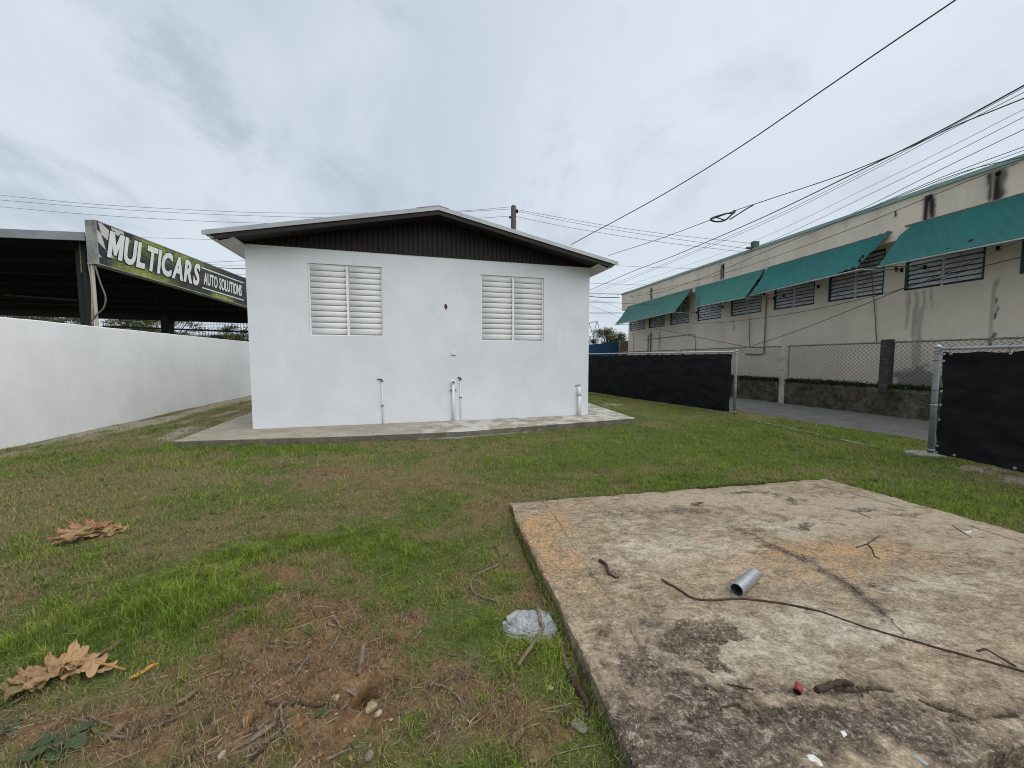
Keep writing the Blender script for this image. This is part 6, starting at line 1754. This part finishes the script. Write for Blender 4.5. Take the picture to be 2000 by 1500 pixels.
stick([(1094, 1257), (1100, 1285), (1112, 1318)], .013, 'peeling root stub against the slab edge', 'stick')
stick([(1112, 1320), (1125, 1345), (1142, 1372), (1150, 1392)], .017, 'thick dark root curling down beside the slab edge', 'dstick')
stick([(1130, 1310), (1140, 1350), (1152, 1400)], .007, 'thin root running along the foot of the slab', 'dstick')
stick([(280, 1430), (330, 1412), (400, 1377)], .0065, 'long straight grey stick at the lower left', 'stick')
stick([(20, 1380), (50, 1362)], .006, 'thin stick below the big tan leaf', 'stick')
stick([(160, 1410), (190, 1433), (215, 1440), (258, 1447)], .007, 'pale peeled stick near the bottom left corner', 'chip')
stick([(175, 1403), (222, 1422)], .005, 'short slanting stick above the peeled stick', 'chip')
stick([(548, 1380), (553, 1420), (567, 1450)], .006, 'upright lying stick pointing at the bare soil centre', 'chip')
stick([(575, 1325), (606, 1280)], .007, 'grey stick with a pale broken end in the middle soil', 'chip')
stick([(643, 1276), (666, 1236)], .006, 'broken reed piece leaning in the upper soil', 'chip')
stick([(652, 1208), (670, 1232)], .007, 'pale split reed at the top of the bare soil', 'chip')
stick([(640, 1218), (655, 1228)], .008, 'dark split reed beside the pale reed', 'chip')
stick([(636, 1488), (686, 1466)], .005, 'thin stick near the bottom edge of the soil', 'chip')
stick([(490, 1490), (560, 1420)], .006, 'long dark stem lying below the wood shards', 'dstick')
stick([(808, 1252), (822, 1235)], .006, 'light bark sliver on the right part of the bare soil', 'chip')
stick([(490, 1330), (520, 1363)], .004, 'thin bent straw stem left of the soil centre', 'chip')
stick([(848, 1340), (870, 1345), (885, 1357), (913, 1385), (913, 1400)], .006, 'pale curved stem bending like a hook right of the hole', 'chip')
stick([(520, 1374), (548, 1379), (585, 1376), (620, 1380), (652, 1373)], .0065, 'low dark stem half buried across the bare soil', 'dstick', taper=.6, dz=-.004)
stick([(1060, 1498), (1090, 1475), (1195, 1452)], .003, 'thin dry stalk bending towards the slab corner', 'chip')
stick([(1195, 1452), (1250, 1470), (1300, 1500)], .003, 'thin dry stalk lying on the near slab corner', 'chip', dz=.10)
def shard(px, py, L, w, yaw, lean, label):
    c = GT(px, py, .006); mb = MB(); n = 6
    d = Vector((math.cos(yaw) * math.cos(lean), math.sin(yaw) * math.cos(lean), math.sin(lean))); s_ = Vector((-math.sin(yaw), math.cos(yaw), 0)); u = d.cross(s_)
    vs_ = []
    for i in range(n):
        t = i / (n - 1) - .5; ww = w * (.55 + .45 * math.cos(t * 2.2)) * rnd.uniform(.8, 1.1)
        q = c + d * (t + (.5 if lean > .2 else 0)) * L
        vs_ += [q - s_ * ww, q + u * .3 * ww, q + s_ * ww, q - u * .2 * ww]
    fs = []
    for i in range(n - 1):
        for k in range(4): fs.append((4 * i + k, 4 * i + (k + 1) % 4, 4 * i + 4 + (k + 1) % 4, 4 * i + 4 + k))
    fs += [(3, 2, 1, 0), tuple(4 * n - 4 + k for k in range(4))]
    mb.add(vs_, fs); return tag(mb.build('wood_shard', M['chip']), label, 'wood shard')
shard(703, 1368, .115, .011, R(85), R(66), 'split wood shard sticking up out of the hole')
shard(684, 1352, .10, .011, R(-35), R(8), 'split wood shard lying towards the hole')
shard(690, 1345, .07, .008, R(-50), R(5), 'thin wood splinter beside the hole')
shard(510, 1432, .10, .013, R(48), R(4), 'broad grey wood shard at the lower centre soil')
shard(530, 1440, .13, .009, R(42), R(4), 'long grey wood shard parallel to the broad one')
shard(484, 1452, .10, .007, R(35), R(3), 'dark pointed wood splinter left of the broad shard')
shard(545, 1440, .05, .007, R(115), R(3), 'short wood chip right of the long shard')
shard(1078, 1160, .06, .007, R(75), R(20), 'pale wood sliver stuck in the rubble lump')
shard(632, 1100, .07, .008, R(90), R(75), 'small pale stake standing in the lawn')
# stones
def stone(px, py, r, mat, label, group=None, seed=0, slab_=False, flat=.7, name='stone'):
    rr = random.Random(seed or int(px * 7 + py)); c = (G(px, py, SLAB_Z) + UP * .004) if slab_ else GT(px, py)
    import bmesh
    bm = bmesh.new(); bmesh.ops.create_icosphere(bm, subdivisions=2, radius=1)
    ax = Vector((rr.uniform(.8, 1.25), rr.uniform(.7, 1.1), flat)); ph = rr.uniform(0, 6)
    cuts = [(Vector((rr.gauss(0, 1), rr.gauss(0, 1), rr.gauss(0, .6))).normalized(), rr.uniform(.55, .85)) for _ in range(6)]
    for v in bm.verts:
        for nn_, dd_ in cuts:
            e = v.co.dot(nn_) - dd_
            if e > 0: v.co -= nn_ * e
        v.co *= 1 + .06 * math.sin(v.co.x * 7 + ph) * math.cos(v.co.y * 6)
        v.co = Vector((v.co.x * ax.x, v.co.y * ax.y, v.co.z * ax.z)) * r
        v.co = Matrix.Rotation(ph, 3, 'Z') @ v.co
        v.co += c + UP * r * flat * .45
    me = bpy.data.meshes.new(name); bm.to_mesh(me); bm.free(); me.materials.append(mat)
    return tag(obj(name, me), label, 'stone', group)
def mat_stone(name, a, b):
    m = Mat(name, .9, .2); n = m.noise(28, 5, .7); c = m.mix(m.rng(n, .35, .65), a, b); return m.end(c, m.bump(m.noise(90, 4), .7, .005))
M['limestone'] = mat_stone('cream limestone', (.22, .165, .095), (.44, .36, .24))
M['ochre'] = mat_stone('ochre stone', (.20, .10, .042), (.36, .21, .10))
M['grey'] = mat_stone('grey stone', (.14, .13, .105), (.25, .235, .20))
stone(738, 1400, .022, M['limestone'], 'cream limestone lump just below the hole')
stone(655, 1368, .018, M['limestone'], 'pale yellow stone left of the hole', seed=5)
stone(726, 1386, .030, M['limestone'], 'wedge shaped cream stone at the rim of the hole', seed=9)
stone(583, 1420, .018, M['ochre'], 'rounded ochre stone in the middle of the soil')
stone(485, 1405, .032, M['ochre'], 'big ochre earth clod left of the wood shards', flat=.5)
stone(674, 1427, .013, M['ochre'], 'reddish pebble below the limestone lump')
stone(432, 1477, .016, M['limestone'], 'flat tan stone near the bottom left of the soil')
stone(418, 1473, .012, M['grey'], 'grey pebble touching the flat tan stone')
stone(720, 1480, .020, M['grey'], 'grey stone at the bottom edge below the hole')
stone(682, 1485, .016, M['ochre'], 'yellowish stone at the bottom edge')
stone(624, 1475, .010, M['ochre'], 'smooth orange pebble near the bottom edge')
stone(598, 1453, .011, M['ochre'], 'pinkish pebble above the bottom edge stones')
stone(545, 1339, .012, M['ochre'], 'orange earth crumb near the centre of the bare soil', flat=.5)
stone(540, 1255, .016, M['limestone'], 'small pale stone at the upper left of the bare soil', seed=13)
stone(605, 1258, .016, M['ochre'], 'brown stone on the upper bare soil', seed=17)
stone(1075, 1345, .018, M['limestone'], 'flat pale stone in the weeds by the root stub', flat=.35)
stone(1132, 1420, .035, M['grey'], 'flat mottled stone next to the slab near the bottom', flat=.25)
stone(1103, 1380, .014, M['grey'], 'small grey stone below the thick root')
stone(880, 1347, .014, M['limestone'], 'pale pebble at the top of the hooked stem', seed=3)
stone(1357, 1175, .008, M['ochre'], 'tiny brown stone where the vine bends on the slab', slab_=True)
# rubble lump beside the slab
def rubble():
    import bmesh
    c = GT(1035, 1222); bm = bmesh.new(); bmesh.ops.create_icosphere(bm, subdivisions=5, radius=1)
    for v in bm.verts:
        p = v.co.copy(); q = np.array([p.x]), np.array([p.y])
        n_ = fbm(np.array([p.x * 1.0 + 4]), np.array([p.y + p.z]), 2.2, 5, 181, .6)[0]; n2_ = fbm(np.array([p.x + p.z]), np.array([p.y + 9]), 9, 3, 183)[0]
        k = .80 + .5 * (n_ - .4) + .16 * (n2_ - .5)
        v.co = Vector((p.x * .165 * k, p.y * .135 * k, p.z * .034 * k * (1 + 2.0 * (n_ - .5)) + .012 * (n2_ - .5))) + c + UP * .002
    me = bpy.data.meshes.new('concrete_lump'); bm.to_mesh(me); bm.free(); me.materials.append(M['rubble'])
    o = obj('concrete_lump', me); return tag(o, 'pale blue grey rough concrete lump against the slab edge', 'rubble')
rubble()
# galvanised pipe offcut on the slab
e0 = G(1438, 1166, SLAB_Z); e1 = G(1470, 1137, SLAB_Z); r0 = .036
dirp = (e1 - e0).normalized(); e1 = e0 + dirp * .26
e0 = e0 + UP * (r0 + .006); e1 = e1 + UP * (r0 + .006)
po = thing('pipe_offcut', e0.lerp(e1, .5) - UP * r0, 'short galvanised steel pipe offcut lying on the concrete slab', 'pipe')
mb = MB()
side_ = dirp.cross(UP).normalized(); N_ = 40
vo, vi = [], []
for e in (e0, e1):
    for k in range(N_):
        w = 2 * math.pi * k / N_; dv = side_ * math.cos(w) + UP * math.sin(w); vo.append(e + dv * r0); vi.append(e + dv * (r0 - .0035))
fs = [(k, (k + 1) % N_, N_ + (k + 1) % N_, N_ + k) for k in range(N_)]
mb.add(vo, [tuple(reversed(f)) for f in fs], True); pg = plain('galvanised steel', (.40, .43, .45), .38, .5, .75, var=.14, scale=40)
mb.build('outer_tube', pg, po)
mb = MB(); mb.add(vi, fs, True)
mb.build('inner_tube', plain('dark pipe inside', (.10, .11, .115), .6, .4, .5), po)
m_rim = plain('bright cut steel', (.5, .52, .53), .4, .5, .7)
for e_ in (0, 1):
    ring_f = [(k, N_ + k, N_ + (k + 1) % N_, (k + 1) % N_) for k in range(N_)]
    mb = MB(); mb.add(vo[e_ * N_:(e_ + 1) * N_] + vi[e_ * N_:(e_ + 1) * N_], ring_f if e_ == 0 else [tuple(reversed(f)) for f in ring_f]); mb.build('rim', m_rim, po)
# red plastic fragment
c = G(1560, 1352, SLAB_Z) + UP * .008
rp = thing('plastic_fragment', c, 'small broken red plastic piece on the near slab', 'plastic')
M['red'] = plain('faded red plastic', (.22, .028, .022), .5, .4, var=.2, scale=20)
mb = MB(); mb.tube([c + Vector((-.012, -.008, .002)), c + Vector((.004, .006, .010)), c + Vector((.012, .016, .008))], [.015, .013, .009], 10, True); mb.build('body', M['red'], rp)
mb = MB(); mb.add([c + Vector((-.008, .0, .008)), c + Vector((.018, .004, .012)), c + Vector((.016, .02, .016)), c + Vector((.0, .014, .03)), c + Vector((-.010, .012, .018))], [(0, 1, 2, 3, 4), (4, 3, 2, 1, 0)]); mb.build('flap', M['red'], rp)
mb = MB(); mb.tube([c + Vector((-.016, -.012, .002)), c + Vector((-.010, -.007, .002))], .010, 10); mb.build('socket', M['hole'], rp)
stone(1443, 1022, .009, plain('brick red crumb', (.22, .07, .05), .9), 'brick red crumb on the far middle of the slab', slab_=True)
# white paint flakes on the slab
def flake(pxs, label, mat):
    pts = [G(x, y, SLAB_Z) + UP * .007 for x, y in pxs]; n = len(pts); c = sum(pts, Vector()) / n
    mb = MB(); mb.add([p - UP * .004 for p in pts] + pts, [tuple(range(n, 2 * n))] + [(i, (i + 1) % n, n + (i + 1) % n, n + i) for i in range(n)])
    bmf = mb.build('paint_flake', mat); return tag(bmf, label, 'flake')
mwf = plain('chalky white flake', (.62, .62, .58), .9, .2, var=.15, scale=40)
flake([(1575, 1478), (1588, 1477), (1600, 1486), (1608, 1499), (1596, 1503), (1583, 1492)], 'large white flake at the bottom edge of the slab', mwf)
flake([(1641, 1432), (1649, 1430), (1654, 1438), (1648, 1443)], 'small white flake in the middle of the near slab', mwf)
flake([(1780, 1478), (1790, 1477), (1815, 1496), (1808, 1499)], 'grey green sliver near the bottom slab edge', plain('grey green sliver', (.33, .36, .31), .8))
flake([(1898, 978 + 60), (1915, 1036), (1890, 1044), (1878, 1040)], 'pale flake on the sandy right part of the slab', mwf)
# broad leafed weeds, lower left corner
M['weed'] = plain('broad weed leaf', (.045, .070, .022), .5, .35, var=.35, scale=14)
M['weed2'] = plain('bluish weed leaf', (.050, .078, .040), .5, .35, var=.3, scale=14)
def weed(px, py, n, size, seed, label, mat):
    rr = random.Random(seed); c = GT(px, py); root = thing('weed', c, label, 'weed')
    for k in range(n):
        yaw = 2 * math.pi * k / n + rr.uniform(-.3, .3); L = size * rr.uniform(.75, 1.2); el = rr.uniform(.25, .7)
        st = [c, c + Vector((math.cos(yaw), math.sin(yaw), 0)) * L * .35 + UP * L * .4 * el]
        mb = MB(); mb.tube([st[0], st[1]], .0025, 5); mb.build('stem', mat, root)
        d = Vector((math.cos(yaw), math.sin(yaw), .15 * rr.uniform(-1, 1))); s_ = Vector((-math.sin(yaw), math.cos(yaw), 0))
        m_ = 9; vs_ = []; fs = []
        for i in range(m_):
            t = i / (m_ - 1); w = L * .34 * math.sin(math.pi * min(1, .06 + t * .94)) ** .7 * (1 + .22 * math.sin(t * 16))
            q = st[1] + d * t * L * .8 + UP * (.10 * L * math.sin(t * 3) - .12 * L * t * t)
            vs_ += [q - s_ * w + UP * w * .25, q, q + s_ * w + UP * w * .25]
        for i in range(m_ - 1):
            for k2 in range(2): fs.append((3 * i + k2, 3 * i + 1 + k2, 3 * i + 4 + k2, 3 * i + 3 + k2))
        mb = MB(); mb.add(vs_, fs, True); mb.build('leaf', mat, root)
weed(125, 1452, 7, .075, 1, 'dark green broad leaved weed at the bottom left', M['weed'])
weed(75, 1490, 6, .07, 2, 'lighter broad leaved weed touching the bottom edge at left', M['weed'])
weed(12, 1425, 5, .05, 3, 'bluish green weed at the left edge', M['weed2'])
weed(5, 1378, 4, .05, 4, 'tiny light green weed below the big tan leaf', M['weed'])
weed(1140, 1398, 5, .022, 5, 'tiny clover like seedling by the slab corner', M['weed2'])
weed(628, 1395, 6, .022, 6, 'tiny green seedling in the middle of the bare soil', M['weed'])
weed(690, 1458, 6, .022, 7, 'small green seedling near the bottom of the soil', M['weed'])
# countless fine twigs on the soil
def litter(n, r0, r1, l0, l1, cols, label, name, thr):
    x, y = sample_lawn(n, .9, 5.0, lambda d: (1.6 / d) ** 2.4)
    ok = (sd_poly(x, y, SLAB) > .02) & (np.hypot((x - HOLE.x) / .08, (y - HOLE.y) / .09) > 1); x, y = x[ok], y[ok]
    dm = lawn_masks(x, y)[0]; k = rng.random(len(x)) < np.clip(dm * thr * (.35 + .65 * sstep(.44, .60, fbm(x, y, 3.4, 3, 401))) + .03, 0, 1); x, y = x[k], y[k]; m = len(x)
    L = l0 + (l1 - l0) * rng.random(m) ** 2; yaw = R(40) + rng.normal(size=m) * .9; rr = r0 + (r1 - r0) * rng.random(m)
    dx, dy = np.cos(yaw), np.sin(yaw)
    ax, ay, bx_, by_ = x - dx * L / 2, y - dy * L / 2, x + dx * L / 2, y + dy * L / 2
    az = terrain_z(ax, ay) + rr + .004 * rng.random(m); bz = terrain_z(bx_, by_) + rr + .008 * rng.random(m)
    V = np.zeros((m, 6, 3)); sx, sy = -dy, dx
    for e, (px_, py_, pz_, q) in enumerate(((ax, ay, az, 1.0), (bx_, by_, bz, .7))):
        V[:, e * 3 + 0] = np.stack([px_ - sx * rr * q, py_ - sy * rr * q, pz_ - rr * .5], -1)
        V[:, e * 3 + 1] = np.stack([px_, py_, pz_ + rr * q], -1)
        V[:, e * 3 + 2] = np.stack([px_ + sx * rr * q, py_ + sy * rr * q, pz_ - rr * .5], -1)
    base = (np.arange(m) * 6)[:, None]
    F = np.concatenate([base + np.array([[0, 1, 4, 3]]), base + np.array([[1, 2, 5, 4]]), base + np.array([[2, 0, 3, 5]])])
    tint = np.array(cols)[rng.integers(0, len(cols), m)] * rng.uniform(.6, 1.3, (m, 1))
    tag(obj(name, raw_mesh(name, V.reshape(-1, 3), F, np.repeat(tint, 6, 0), M['crumb'])), label, 'litter', kind='stuff')
litter(11000, .0009, .0022, .03, .15, [(.26, .20, .13), (.17, .125, .085), (.34, .28, .19)], 'fine dry twigs and stems littering the bare soil', 'twig_litter', .9)
litter(4200, .0025, .0065, .015, .06, [(.17, .13, .10), (.25, .19, .13), (.11, .08, .06)], 'bark chips and shredded leaves littering the bare soil', 'bark_litter', .9)
